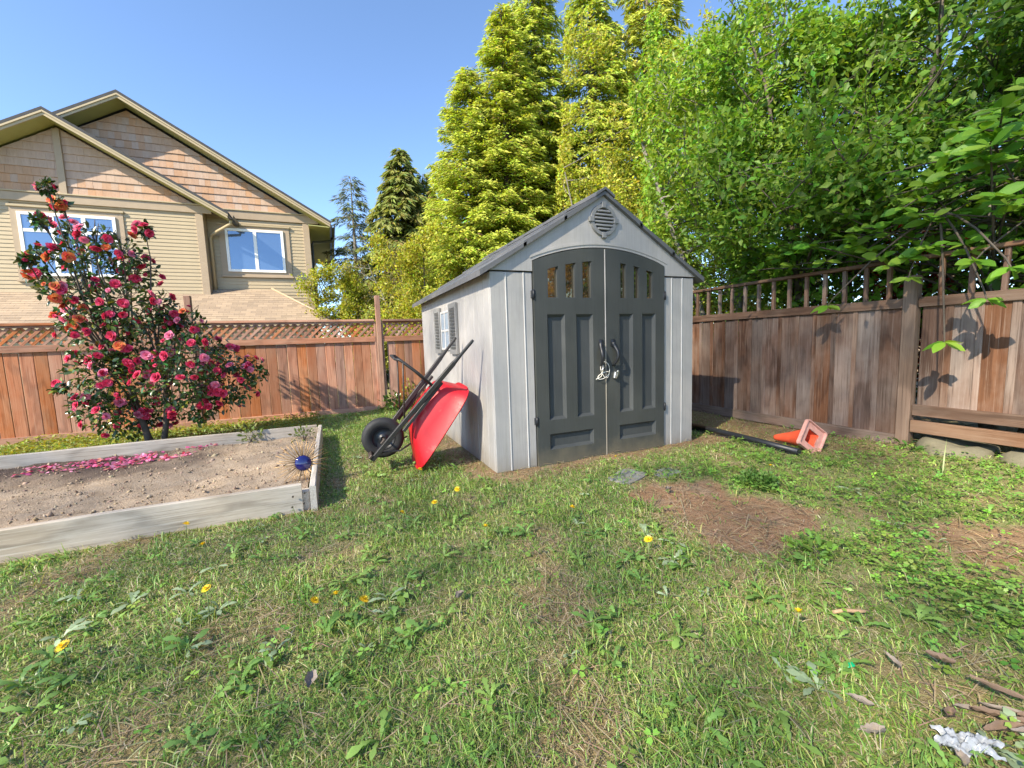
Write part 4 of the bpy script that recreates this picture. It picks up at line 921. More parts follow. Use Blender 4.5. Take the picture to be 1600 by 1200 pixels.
# ------------------------------------------------------------------ trees
def conifer(name, label, cat, base, h, r, nb, tint, c0=.06, slen=.2, sw=1.0, droop=.35, rise=.15, dens=1.0, group=None, power=.8, hue=.1, fan=.4, bark=None, tipcol=None, lean=(0, 0)):
    base = np.array([*base, 0.0]); t_ = root(name, base, label, cat, group)
    ln = np.array([lean[0], lean[1], 0])
    bm = bmesh.new(); tube(bm, [(0, 0, -.1), tuple(ln*.25+[0, 0, h*.25]), tuple(ln*.6+[0, 0, h*.6]), tuple(ln+[0, 0, h])], [r*.075+.04, r*.06+.03, r*.035+.015, .008], 8)
    obj('trunk', me(bm, bark or M_BARK), t_, base)
    tt = (np.arange(nb)+rng.random(nb))/nb; z = h*(c0+(1-c0)*tt**.92); L = (r*(1-tt)**power*rng.uniform(.62, 1.12, nb)+.10)
    az = rng.uniform(0, 2*math.pi, nb)
    bm = bmesh.new()
    for i in range(0, nb, 2):
        o = np.array([math.cos(az[i]), math.sin(az[i])]); zz = z[i]; q = lambda u: (o[0]*L[i]*u+ln[0]*zz/h, o[1]*L[i]*u+ln[1]*zz/h, zz+rise*L[i]*u-droop*L[i]*u*u)
        tube(bm, [q(0), q(.5), q(.97)], [.006+.010*L[i], .004+.006*L[i], .002], 4, False)
    obj('branches', me(bm, bark or M_BARK), t_, base, kind='stuff')
    m = np.maximum(8, (L*dens*84/slen*.2).astype(int)); bi = np.repeat(np.arange(nb), m); n = len(bi)
    u = rng.uniform(.12, 1, n)**.75; lat = rng.normal(0, 1, n)*fan*.38*L[bi]*(1.12-u)
    cx, sx_ = np.cos(az[bi]), np.sin(az[bi]); Lb = L[bi]
    pos = np.stack([cx*Lb*u - sx_*lat + ln[0]*z[bi]/h, sx_*Lb*u + cx*lat + ln[1]*z[bi]/h, z[bi]+rise*Lb*u-droop*Lb*u*u-np.abs(lat)*.3+rng.normal(0, .03, n)], 1)
    sg = np.sign(lat+rng.normal(0, .1*Lb)); a2 = sg*rng.uniform(.3, 1.2, n)
    d = np.stack([cx*np.cos(a2)-sx_*np.sin(a2), sx_*np.cos(a2)+cx*np.sin(a2), rise*.6-2*droop*u*.5-rng.uniform(.1, .7, n)], 1)
    tc_ = vary(tint, n, .30, hue+.03)*np.repeat(rng.uniform(.8, 1.15, nb), m)[:, None]; bw = rng.random(n) < .08; tc_[bw] = vary((.20, .13, .06), int(bw.sum()), .2, .1)
    if tipcol is not None: w = (u**3*rng.random(n))[:, None]; tc_ = tc_*(1-w)+np.array(tipcol)*w
    v, f, t = scatter(*KITE, pos, frames(d, np.tile([-.45, -.35, .8], (n, 1))+rng.normal(0, .5, (n, 3))), np.stack([rng.uniform(.6, 1.4, n)*slen, slen*sw*rng.uniform(.7, 1.3, n), np.full(n, slen)], 1), tc_)
    obj('needles', arrmesh('needles', v, f, M_NEEDLE, t), t_, base, kind='stuff'); return t_

YG, YG2 = (.38, .46, .06), (.3, .35, .05)
GR = 'tall yellow green conifers behind the shed'
conifer('conifer_tree', 'yellow green conifer with the lower pointed top at the left end of the tall row', 'conifer', (2.35, 7.25), 8.1, 1.8, 620, YG, slen=.14, sw=1.0, dens=.95, fan=.6, group=GR, tipcol=(.50, .54, .10), droop=.2, rise=.35, power=.62)
conifer('conifer_tree', 'yellow green conifer whose spire rises second from the left of the tall row', 'conifer', (3.2, 6.95), 9.6, 1.75, 640, YG, slen=.14, sw=1.0, dens=.95, fan=.6, group=GR, tipcol=(.50, .54, .10), droop=.25, rise=.35, power=.62)
conifer('conifer_tree', 'tallest conifer directly above the shed roof with its top cut off by the picture', 'conifer', (4.45, 7.6), 12.3, 2.3, 700, (.36, .45, .06), slen=.16, sw=1.0, dens=.85, group=GR, tipcol=(.48, .52, .10), droop=.5, rise=.3)
conifer('conifer_tree', 'conifer at the right end of the tall row half covered by leafy branches', 'conifer', (5.7, 6.7), 12.0, 2.3, 640, (.36, .45, .06), slen=.165, sw=1.0, dens=.8, group=GR, tipcol=(.48, .52, .10), droop=.5, rise=.3)
conifer('conifer_tree', 'conifer half hidden between the second and the tallest spire of the row', 'conifer', (3.95, 7.9), 10.6, 1.7, 330, YG, slen=.19, sw=1.0, dens=.8, fan=.6, group=GR, tipcol=(.50, .54, .10), droop=.35, rise=.3)
conifer('conifer_tree', 'broad conifer behind the leafy branches right of the shed roof peak', 'conifer', (7.3, 6.3), 13.2, 2.5, 420, (.38, .43, .06), slen=.18, sw=1.0, dens=1.2, group=GR, tipcol=(.48, .52, .10), droop=.5, rise=.3)
conifer('conifer_tree', 'small conifer filling the gap behind the left end of the tall row', 'conifer', (2.25, 10.0), 7.0, 1.3, 200, YG, slen=.22, sw=1.0, dens=1.2, group=GR, tipcol=(.50, .54, .10), droop=.3, rise=.3)
conifer('spruce_tree', 'dark green spruce standing between the sparse conifer and the tall yellow green row', 'spruce', (1.5, 13.1), 8.5, 2.7, 420, (.21, .255, .075), slen=.32, sw=.95, dens=1.5, droop=.55, rise=.35, tipcol=(.28, .29, .07))
conifer('spruce_tree', 'smaller second top of dark spruce just right of the main dark spruce', 'spruce', (2.45, 13.6), 7.9, 1.8, 240, (.20, .25, .07), slen=.3, sw=.95, dens=1.4, droop=.5, rise=.35, tipcol=(.28, .29, .07))
conifer('sparse_conifer', 'thin sparse conifer with bare grey twigs just right of the house', 'conifer', (-.2, 14.4), 7.8, 1.5, 150, (.13, .16, .075), slen=.24, sw=.6, dens=.75, droop=.35, rise=.25, power=.55, bark=M_BARKL, c0=.25)

def leafy(name, label, cat, base, h, spread, nprim, nleaf, lsize, tint, trunks=1, bark=None, crown0=.25, group=None, keep=None, lean=(0, 0), hue=.12, tr=.05, up=.25, tipcol=None, asym=(0, 0), foln='leaves', var=.25, jit=.10):
    base = np.array([*base, 0.0]); t_ = root(name, base, label, cat, group); limbs, tw, anc, ad = [], [], [], []
    for k in range(trunks):
        a = rng.uniform(0, 6.28); s = .16*spread*(trunks > 1)
        tp = limb(base+[math.cos(a)*s*.3, math.sin(a)*s*.3, -.1], (math.cos(a)*.22*(trunks > 1)+lean[0], math.sin(a)*.22*(trunks > 1)+lean[1], 1), h*.86, 9, .07, .03)
        limbs.append((tp, tr*(1 if trunks == 1 else .75), tr*.18, 8))
        for j in range(nprim//trunks):
            q = crown0 + (1-crown0)*(j+rng.random())/(nprim//trunks); i = min(8.99, q*9); p = tp[int(i)]*(1-i % 1)+tp[int(i)+1]*(i % 1)
            az = rng.uniform(0, 6.28); Lp = spread*rng.uniform(.55, 1.1)*(1-.55*max(0, q-.45)/.55)
            pp = limb(p, (math.cos(az)+asym[0], math.sin(az)+asym[1], rng.uniform(0, .9)), Lp, 6, .13, .03*up)
            tw.append((pp, tr*.28*(1-.6*q)+.004, .004, 5))
            for _ in range(7):
                b = rng.uniform(.25, 1)*6; b0 = min(5, int(b)); sp = pp[b0]+(pp[b0+1]-pp[b0])*(b-b0)
                d = pp[b0+1]-pp[b0]; d = d/np.linalg.norm(d)+rng.normal(0, .7, 3); sl2 = Lp*rng.uniform(.22, .5)
                qq = limb(sp, d, sl2, 4, .2, .02); tw.append((qq, .005+.002*Lp, .0018, 4))
                mm = 7; fr_ = rng.uniform(.15, 1, mm)*4; fi = np.minimum(3, fr_.astype(int)); qa = np.array(qq)
                anc.append(qa[fi]+(qa[fi+1]-qa[fi])*(fr_-fi)[:, None]); ad.append(unit(qa[fi+1]-qa[fi]))
    anc = np.concatenate(anc); ad = np.concatenate(ad)
    sel = rng.integers(0, len(anc), nleaf); pos = anc[sel]+rng.normal(0, jit, (nleaf, 3)); d = unit(ad[sel]+rng.normal(0, .8, (nleaf, 3))-[0, 0, .2])
    tc_ = vary(tint, nleaf, var, hue)
    if tipcol is not None: w = (rng.random(nleaf) < .3)[:, None]*.7; tc_ = tc_*(1-w)+np.array(tipcol)*w
    if keep is not None: k = keep(pos); pos, d, tc_ = pos[k], d[k], tc_[k]
    n = len(pos)
    if keep is not None:                                               # a stem ends where its foliage ends
        for i, (tp, a, b, q) in enumerate(limbs):
            bad = [j for j in range(3, len(tp)) if tp[j][2] > 2.4 and not keep(np.array([tp[j]]))[0]]
            if bad: limbs[i] = (tp[:bad[0]], a, a*.4, q)
    tree_wood('trunk', t_, limbs, bark or M_BARK, base)
    if keep is not None: tw = [q for q in tw if keep(np.array(q[0])).all()]
    tree_wood('branches', t_, tw, bark or M_BARK, base, kind='stuff')
    v, f, t = scatter(*LEAF2, pos-base, frames(d, np.tile([-.35, -.3, .85], (n, 1))+rng.normal(0, .55, (n, 3))), rng.uniform(.65, 1.25, n)*lsize, tc_)
    obj(foln, arrmesh('leaves', v, f, M_LEAF, t), t_, base, kind='stuff'); return t_

BYG = (.33, .36, .040)
leafy('leafy_tree', 'bright yellow green tree close beside the right corner of the house', 'tree', (-.85, 10.3), 4.3, 1.0, 40, 17000, .085, BYG, 3, group='yellow green trees beyond the back fence', var=.18, tipcol=(.33, .30, .05))
leafy('leafy_tree', 'low yellow green bush behind the fence left of the tall fence post', 'bush', (.1, 8.6), 2.5, 1.0, 30, 9000, .075, (.27, .30, .05), 3, group='yellow green trees beyond the back fence', var=.2)
leafy('leafy_tree', 'brownish twiggy shrub behind the fence right of the tall fence post', 'shrub', (1.15, 9.6), 4.6, 1.2, 36, 6000, .07, (.20, .18, .06), 4, M_BARKL, group='yellow green trees beyond the back fence', var=.25)
leafy('leafy_tree', 'bright yellow shrub rising behind the left eave of the shed roof', 'shrub', (1.35, 7.0), 4.7, 1.25, 44, 16000, .075, (.36, .38, .04), 3, group='yellow green trees beyond the back fence', var=.18, tipcol=(.35, .30, .05))
leafy('leafy_tree', 'yellow leaved shrub low behind the back of the shed roof', 'shrub', (1.0, 5.9), 3.0, .9, 30, 8000, .065, (.35, .36, .04), 3, group='yellow green trees beyond the back fence', var=.18, keep=lambda p: (p[:, 1] > 4.85))
bh = lambda p: ((p[:, 0]+1.34)*11.05 - (p[:, 1]+3.6)*5.84 > .9*p[:, 2]) & (p[:, 1] > 3.3)
leafy('leafy_tree', 'spring leafed tree with long diagonal bare branches behind the shed roof ridge', 'tree', (5.2, 4.9), 9.2, 2.6, 110, 66000, .080, (.42, .46, .06), 3, M_BARKL, group='trees behind the shed and right fence', var=.22, tipcol=(.34, .30, .06), keep=bh)
offy = lambda p: (p[:, 0] > 4.25) | (p[:, 2] > 2.35)
offy2 = lambda p: ((p[:, 0]+1.34)*6.5-(p[:, 1]+3.6)*5.48 > 1.2*np.sin(p[:, 2]*2.1)) & ((p[:, 0] > 4.3) | (p[:, 2] > 2.2+.35*(4.2-p[:, 0]))) & (p[:, 0] > 2.1)
leafy('leafy_tree', 'multi stemmed green tree with a pale trunk right behind the shed', 'tree', (5.75, 2.2), 7.8, 2.8, 110, 54000, .086, (.21, .35, .036), 5, M_BARKL, tr=.08, crown0=.42, group='trees behind the shed and right fence', keep=offy2, tipcol=(.30, .38, .05))
leafy('leafy_tree', 'pale yellow shrub far behind the open fence top next to the shed eave', 'shrub', (8.6, 3.5), 3.8, 1.6, 40, 16000, .09, (.38, .37, .07), 4, M_BARKL, crown0=.1, group='trees behind the shed and right fence', var=.2, tipcol=(.45, .42, .12))
leafy('leafy_tree', 'sunlit yellow shrub seen between the pale trunks right of the shed', 'shrub', (7.4, 4.6), 4.2, 1.7, 44, 20000, .085, (.38, .38, .05), 4, M_BARKL, group='trees behind the shed and right fence', var=.2, tipcol=(.45, .42, .09))
leafy('leafy_tree', 'dense green tree above the middle of the right fence', 'tree', (5.2, .3), 6.4, 2.5, 96, 54000, .092, (.15, .275, .033), 4, tr=.08, group='trees behind the shed and right fence', keep=offy, tipcol=(.25, .36, .05))
leafy('leafy_tree', 'dark green tree in the top right corner with sky showing between its branches', 'tree', (5.6, -1.5), 6.6, 2.4, 84, 36000, .095, (.095, .19, .026), 4, tr=.09, group='trees behind the shed and right fence', keep=offy, tipcol=(.10, .16, .025))
leafy('leafy_tree', 'unseen dark tree added outside the fence for the shed pane reflections', 'tree', (5.9, -4.7), 6.5, 2.1, 50, 22000, .085, (.05, .10, .018), 3, tr=.09, group='trees behind the shed and right fence', keep=offy)  # added out of view as a dark reflection for the right door panes
leafy('leafy_tree', 'unseen golden tree added beyond the fence for its reflection in the shed door panes', 'tree', (5.6, -8.0), 6.0, 2.4, 56, 30000, .10, (.36, .24, .03), 3, crown0=.1, group='trees behind the shed and right fence', keep=offy)  # added out of view; its golden tint supplies the left panes' reflection
leafy('red_leaf_shrub', 'dark red leaved shrub glimpsed between green branches above the right fence', 'shrub', (5.5, -.45), 3.0, .6, 24, 2600, .075, (.22, .018, .02), 3, group=None, keep=lambda p: p[:, 0] > 4.3)
hg = root('hedge', (6.3, -.5, 0), 'dark evergreen hedge closing the view behind the open balusters of the right fence', 'hedge')
n = 22000; hy = rng.uniform(-6, 1.2, n); hz_ = rng.uniform(.05, 1, n)**.9*(2.9+.5*nz(hy, hy*0, 1.2, 51)); hx_ = 6.3 + rng.normal(0, .33, n)+.2*nz(hy, hz_, 2, 52)
v, f, t = scatter(*LEAF2, np.stack([hx_-6.3, hy+.5, hz_], 1), frames(rdir(n), rdir(n)), rng.uniform(.06, .12, n), vary((.028, .05, .016), n, .3, .1))
obj('leaves', arrmesh('hedge', v, f, M_LEAF, t), hg, (6.3, -.5, 0), kind='stuff')
bm = bmesh.new()
for k in range(10): tube(bm, [(0, -5+k*.68, 0), (random.uniform(-.1, .1), -5+k*.68+random.uniform(-.1, .1), 1.2), (random.uniform(-.2, .2), -5+k*.68+random.uniform(-.3, .3), 2.5)], [.04, .03, .01], 5, False)
obj('stems', me(bm, M_BARK), hg, (6.3, -.5, 0), kind='stuff')

# big leaved branch hanging over the right fence, every leaf its own part
BIGLEAF = [(0, 0, 0), (.16, .13, .02), (.42, .235, .035), (.70, .21, .02), (.90, .09, -.03), (1, 0, -.07), (.90, -.09, -.03), (.70, -.21, .02), (.42, -.235, .035), (.16, -.13, .02), (.3, 0, -.012), (.62, 0, -.03)]
BLF = [(0, 10, 1), (1, 10, 2), (2, 10, 11), (2, 11, 3), (3, 11, 4), (4, 11, 5), (5, 11, 6), (6, 11, 7), (7, 11, 8), (8, 11, 10), (8, 10, 9), (9, 10, 0)]
blm = []
for cc in ((.17, .36, .035), (.22, .41, .045), (.12, .28, .03), (.27, .43, .06)):
    a = np.array(BIGLEAF); a[:, 2] += -.10*a[:, 0]**2*rng.uniform(.3, 1.6)
    blm.append(arrmesh('big_leaf', a, np.array(BLF), M_LEAF, np.tile(cc, (12, 1))))
tb = np.array([4.75, -1.75, 0]); mag = root('magnolia_tree', tb, 'large leaved tree whose bright green branches hang over the right fence', 'tree')
hub = [limb(tb-[0, 0, .1], (-.05, .06, 1), 3.0, 8, .05, .02), limb(tb-[0, 0, .1], (.10, -.15, 1), 3.4, 8, .05, .02)]
wh = [(3.60, -1.71, 1.09), (3.66, -1.93, 1.44), (3.75, -.66, 1.50), (3.72, -1.36, 1.88), (3.66, -1.55, 1.95), (3.5, -1.9, 1.75), (3.35, -2.15, 1.65), (3.80, -1.18, 1.84), (3.76, -1.36, 1.70), (3.86, -1.08, 1.95), (3.72, -1.48, 1.93), (3.82, -.98, 2.05), (3.9, -1.3, 2.05), (3.8, -.6, 2.0), (3.85, -.2, 2.02), (3.9, .3, 2.05)]
for _ in range(400):
    p = (rng.uniform(3.1, 4.25), rng.uniform(-2.2, .55), rng.uniform(1.82, 2.85))
    lim = 1.98 + .12*max(0, p[1]+1.35) if p[1] > -1.35 else 1.82
    if p[0] < 3.2 + .30*max(0, p[1]+1.9) or p[2] < lim or len(wh) > 52 or p[2] > 2.85-.32*max(0, p[1]+1.5): continue
    if min((p[0]-q[0])**2+(p[1]-q[1])**2+(p[2]-q[2])**2 for q in wh) < .024: continue
    wh.append(p)
mt = [(hub[0], .06, .015, 8), (hub[1], .05, .015, 8)]; mtw = []; nl = 0; rest_l = []
for i, p in enumerate(wh):
    e = np.array(p); s = hub[i % 2][int(rng.integers(4, 8))] if p[2] > 1.7 else np.array([3.9, -1.5, 2.3]); md = s*.45+e*.55+[0, 0, .08]
    mtw.append(([s, s*.7+e*.3+[0, 0, .06], md, e*.85+md*.15+[0, 0, .02], e], .012, .005, 5))
    dirb = unit(e-md)
    for lv in range(2 if i >= 16 else 1):
        ce = e - dirb*lv*.15; m_ = int(rng.integers(5, 7)); a0 = rng.uniform(0, 6.28)
        for k in range(m_):
            a = a0+k*2*math.pi/m_+rng.normal(0, .2); d = unit(np.array([math.cos(a), math.sin(a), rng.uniform(-.25, .45)])+dirb*.35); fr1 = frames(d[None], np.array([[-.55, -.65, .75]])+rng.normal(0, .3, (1, 3)))[0]
            L_ = rng.uniform(.115, .185)
            if nl < 292:
                M4 = Matrix([[*fr1[r], ce[r]] for r in range(3)] + [[0, 0, 0, 1]]); o = obj('leaf', blm[int(rng.integers(4))], mag, ce, M4.to_euler(), (L_, L_*rng.uniform(.85, 1.1), L_)); nl += 1
            else: rest_l.append((ce, fr1, L_))
for _ in range(130):                                                   # more whorls behind the nearest ones
    e = np.array([rng.uniform(3.5, 4.7), rng.uniform(-2.4, 1.3), rng.uniform(1.98, 3.2)]); e[0] += .25*max(0, e[1]+.5)
    a0 = rng.uniform(0, 6.28)
    for k in range(6):
        a = a0+k*math.pi/3; d = unit(np.array([math.cos(a), math.sin(a), rng.uniform(-.25, .45)])); rest_l.append((e, frames(d[None], np.array([[-.55, -.65, .75]])+rng.normal(0, .3, (1, 3)))[0], rng.uniform(.09, .16)))
for _ in range(4200):                                                 # leaves further back over and behind the fence
    ce = np.array([rng.uniform(4.1, 5.6), rng.uniform(-3.4, .6), rng.uniform(1.2, 3.4)]); d = rdir(1)[0]; rest_l.append((ce, frames(d[None], np.array([[-.4, -.4, .9]])+rng.normal(0, .4, (1, 3)))[0], rng.uniform(.08, .14)))
v, f, t = scatter(BIGLEAF, BLF, np.array([q[0] for q in rest_l])-tb, np.array([q[1] for q in rest_l]), np.array([q[2] for q in rest_l]), vary((.13, .27, .03), len(rest_l), .3, .1))
obj('leaves', arrmesh('leaves', v, f, M_LEAF, t), mag, tb, kind='stuff')
tree_wood('trunk', mag, mt, M_BARKL, tb); tree_wood('twigs', mag, mtw, M_BARK, tb, kind='stuff')

# ------------------------------------------------------------------ the lawn
camp = np.array([-1.344, -3.617])
def free(x, y):
    k = (y < 4.68) & (x < 4.2) & (x > -9)
    k &= ~((x > -.03) & (x < 2.47) & (y > -.03) & (y < 3.13)); k &= ~((x < -1.52) & (x > -8.1) & (y > -.15) & (y < 2.55))
    return k
def polar(n, r0, r1, pw=1.0):
    a = R(23)+rng.uniform(R(-66), R(64), n); r = r0+(r1-r0)*rng.random(n)**pw
    return camp[0]+np.sin(a)*r, camp[1]+np.cos(a)*r, r
def blade(bend):
    pts = []
    for u, w in ((0, .5), (.5, .42), (1, 0)):
        xx = math.sin(bend*u)*u; zz = math.cos(bend*u)*u
        pts += [(xx, -w, zz), (xx, w, zz)] if w else [(xx, 0, zz)]
    return pts, [(0, 1, 3), (0, 3, 2), (2, 3, 4)]
x, y, r = polar(480000, .35, 9.4, .92)
cov = sstep(x+.25*nz(x, y, 1.6, 61), .55, 1.5)*sstep(-y+.3*nz(x, y, 1.9, 62), .2, .9)   # leafy creeping cover at the right
br_ = bare(x, y)
k = free(x, y) & (rng.random(len(x)) < (1-.93*br_)*(1-.62*cov))
x, y, r, br_, cov = x[k], y[k], r[k], br_[k], cov[k]; n = len(x)
pat = nz(x, y, 1.7, 63); pat2 = nz(x, y, 4.3, 64); pat3 = nz(x, y, 9, 67)
dryp = .25+.24*sstep(pat+.6*pat2, -.2, .9)+.4*br_-.12*cov; dry = rng.random(n) < dryp
lushy = sstep(pat2*.7+pat3*.6-.3*pat, .05, .85)
hgt = rng.gamma(5, .0064, n)*(1+1.15*lushy)*np.where(dry, .95, 1)*(1-.35*br_)
wd = (.0021+.00085*r)*rng.uniform(.7, 1.35, n)*np.where(dry, .75, 1)
g = np.array([(.185, .345, .062), (.28, .41, .08), (.12, .25, .052), (.43, .45, .15)])[rng.choice(4, n, p=[.38, .28, .2, .14])]*rng.uniform(.72, 1.3, (n, 1))
g = g*(1-.15*lushy[:, None])*(1+.22*sstep(pat3, .1, .8)[:, None]*[1.2, 1, .6])
s_ = np.array([(.50, .43, .26), (.42, .36, .19), (.56, .50, .35), (.36, .34, .13)])[rng.choice(4, n, p=[.35, .25, .2, .2])]*rng.uniform(.75, 1.2, (n, 1))
tin = np.where(dry[:, None], s_, g)
V, F_, T_ = [], [], []
bend = [.35, .8, 1.25, 1.65]; bi = np.where(dry, rng.choice(4, n, p=[.05, .2, .35, .4]), rng.choice(4, n, p=[.2, .32, .3, .18]))
parts = []
for b in range(4):
    m_ = bi == b; q = m_.sum(); a = rng.uniform(0, 6.28, q); tl = np.where(dry[m_], 1.0, .55)*rng.uniform(0, 1, q)
    zz = np.stack([np.cos(a+1)*tl, np.sin(a+1)*tl, np.ones(q)], 1); fr = frames(np.stack([np.cos(a), np.sin(a), np.zeros(q)], 1), zz)
    d_ = unit(np.stack([np.cos(a), np.sin(a), np.zeros(q)], 1)); zv = unit(zz); xv = unit(d_-zv*(d_*zv).sum(1, keepdims=True)); yv = np.cross(zv, xv)
    fr = np.stack([xv, yv, zv], 2)
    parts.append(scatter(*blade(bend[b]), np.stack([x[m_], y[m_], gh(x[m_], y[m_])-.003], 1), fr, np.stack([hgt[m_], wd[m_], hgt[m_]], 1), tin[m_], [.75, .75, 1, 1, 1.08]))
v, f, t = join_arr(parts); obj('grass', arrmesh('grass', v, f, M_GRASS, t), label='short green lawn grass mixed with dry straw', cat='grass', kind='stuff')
# straw and dead stems lying on earth and turf
x, y, r = polar(26000, .8, 7.5, .95); br_ = bare(x, y); k = free(x, y) & (rng.random(len(x)) < .12+.75*br_); x, y, r = x[k], y[k], r[k]; n = len(x); a = rng.uniform(0, 6.28, n)
v, f, t = scatter([(-.5, -1, 0), (-.5, 1, 0), (.0, -1, .05), (.0, 1, .05), (.5, -.6, .01), (.5, .6, .01)], [(0, 1, 3), (0, 3, 2), (2, 3, 5), (2, 5, 4)], np.stack([x, y, gh(x, y)+rng.uniform(.004, .022, n)], 1),
                  frames(np.stack([np.cos(a), np.sin(a), rng.normal(0, .08, n)], 1), np.tile([0, 0, 1.0], (n, 1))), np.stack([rng.gamma(4, .025, n), .0011+.0003*r, np.full(n, .12)], 1), vary((.40, .31, .20), n, .3, .08))
obj('straw', arrmesh('straw', v, f, M_GRASS, t), label='dry straw and dead stems lying on the earth', cat='straw', kind='stuff')
# creeping buttercup and clover leaves
LOBE = []; LF_ = []
for k3, a in enumerate((0, 1.75, -1.75)):
    c_, s2 = math.cos(a), math.sin(a); o = len(LOBE)
    for px_, py_, pz_ in ((.10, 0, 0), (.45, .30, .05), (.92, .26, .0), (.80, 0, -.02), (.92, -.26, .0), (.45, -.30, .05)): LOBE.append((px_*c_-py_*s2, px_*s2+py_*c_, pz_))
    LF_ += [(o, o+3, o+1), (o+1, o+3, o+2), (o, o+5, o+3), (o+3, o+5, o+4)]
x, y, r = polar(60000, .9, 8.5, .95); cov = sstep(x+.25*nz(x, y, 1.6, 61), .55, 1.5)*sstep(-y+.3*nz(x, y, 1.9, 62), .2, .9)
k = free(x, y) & (rng.random(len(x)) < (.03+.85*cov*sstep(nz(x, y, 2.2, 65), -.75, -.1)+.16*sstep(nz(x, y, 2.8, 66), .45, .8))*(1-.97*bare(x, y))); x, y, r = x[k], y[k], r[k]; n = len(x)
a = rng.uniform(0, 6.28, n); sz_ = rng.uniform(.014, .032, n)
v, f, t = scatter(LOBE, LF_, np.stack([x, y, gh(x, y)+rng.uniform(.012, .062, n)], 1), frames(np.stack([np.cos(a), np.sin(a), rng.normal(0, .15, n)], 1), np.tile([0, 0, 1.0], (n, 1))+rng.normal(0, .28, (n, 3))), sz_, vary((.19, .34, .06), n, .3, .12))
obj('clover', arrmesh('clover', v, f, M_GRASS, t), label='low creeping three lobed leaves covering the right of the lawn', cat='ground cover', kind='stuff')
# dandelion rosettes: jagged leaves
JAG = [(0, 0, 0), (.15, .03, .10), (.30, .085, .16), (.34, .04, .17), (.52, .12, .18), (.56, .06, .17), (.76, .15, .13), (.88, .09, .07), (1, 0, 0)]
jv = [JAG[0]]+[p for p in JAG[1:-1]]+[JAG[-1]]+[(p[0], -p[1], p[2]) for p in JAG[1:-1]]; jm = len(JAG)
jf = []
up_ = list(range(jm)); dn_ = [0]+list(range(jm, jm+jm-2))+[jm-1]
for i in range(jm-1):
    if up_[i] == dn_[i]: jf.append((up_[i], dn_[i+1], up_[i+1]))
    elif up_[i+1] == dn_[i+1]: jf.append((up_[i], dn_[i], up_[i+1]))
    else: jf += [(up_[i], dn_[i], up_[i+1]), (dn_[i], dn_[i+1], up_[i+1])]
x, y, r = polar(2200, .9, 7, .9); k = free(x, y) & (bare(x, y) < .35) & (rng.random(len(x)) < .25+.6*sstep(nz(x, y, 1.6, 71), -.1, .6)); x, y = x[k][:950], y[k][:950]
m_ = rng.integers(4, 9, len(x)); xi = np.repeat(np.arange(len(x)), m_); n = len(xi); a = rng.uniform(0, 6.28, n); L_ = (rng.uniform(.035, .095, len(x))[xi]*rng.uniform(.7, 1.2, n))
gt_ = np.array([(.18, .33, .075), (.24, .38, .085), (.33, .42, .25)])[rng.choice(3, len(x), p=[.5, .35, .15])][xi]*rng.uniform(.75, 1.25, (n, 1))
v, f, t = scatter(jv, jf, np.stack([x[xi], y[xi], gh(x, y)[xi]+.006], 1), frames(np.stack([np.cos(a), np.sin(a), rng.uniform(-.05, .55, n)], 1), np.tile([0, 0, 1.0], (n, 1))+rng.normal(0, .25, (n, 3))), L_, gt_)
obj('weeds', arrmesh('weeds', v, f, M_GRASS, t), label='flat rosettes of jagged dandelion leaves in the lawn', cat='weeds', kind='stuff')

# plants that stand by themselves
def clump(name, label, cat, cx, cy, n, rad, hgt, size, tint, tmpl=LEAF6, mat=None, group=None, z0=0):
    o = root(name, (cx, cy, z0), label, cat, group); d = rdir(n); d[:, 2] = np.abs(d[:, 2]); rr = rng.random(n)**.5
    p = d*rr[:, None]*[rad, rad, hgt]; p[:, 2] += .02
    bm = bmesh.new()
    for _ in range(7): e = p[int(rng.integers(n))]; tube(bm, [(0, 0, -.02), tuple(e*.5+[0, 0, .03]), tuple(e)], [.005, .004, .002], 4, False)
    obj('stems', me(bm, M_BARK), o, (cx, cy, z0), kind='stuff')
    v, f, t = scatter(*tmpl, p, frames(unit(d+rng.normal(0, .5, (n, 3))), np.tile([0, 0, 1.0], (n, 1))+rng.normal(0, .4, (n, 3))), rng.uniform(.7, 1.2, n)*size, vary(tint, n, .25, .1))
    obj('leaves', arrmesh('leaves', v, f, mat or M_LEAF, t), o, (cx, cy, z0), kind='stuff')
clump('small_shrub', 'small round green shrub at the foot of the tall left fence post', 'shrub', -.33, 4.45, 260, .30, .34, .075, (.10, .17, .03), mat=M_GLOSSLEAF)
clump('small_shrub', 'yellow leaved seedling against the left fence just before the shed corner', 'shrub', -.05, 4.58, 110, .16, .62, .07, (.24, .25, .04))
clump('weed_plant', 'pale green weed growing at the inner back plank of the raised bed', 'weed', -2.35, 2.42, 60, .15, .20, .06, (.17, .21, .06), z0=.08)
clump('weed_plant', 'wispy weeds in the far right corner inside the raised bed', 'weed', -1.75, 2.2, 60, .16, .16, .05, (.13, .18, .05), z0=.08)
clump('weed_plant', 'two heart shaped weed leaves at the foot of the thick right fence post', 'weed', 3.86, -1.42, 24, .12, .09, .07, (.10, .22, .04))
clump('weed_plant', 'dense rounded weed clump at the upper right rim of the bare earth patch', 'weed', 1.72, -1.36, 260, .17, .10, .034, (.11, .21, .05), tmpl=(LOBE, LF_))
clump('weed_plant', 'broad leaved weed beside the lower tip of the bare earth patch', 'weed', 1.02, -2.24, 30, .12, .07, .055, (.16, .28, .05))
x = rng.uniform(-5.5, -1.6, 5200); y = rng.uniform(2.6, 4.66, 5200); n = len(x)
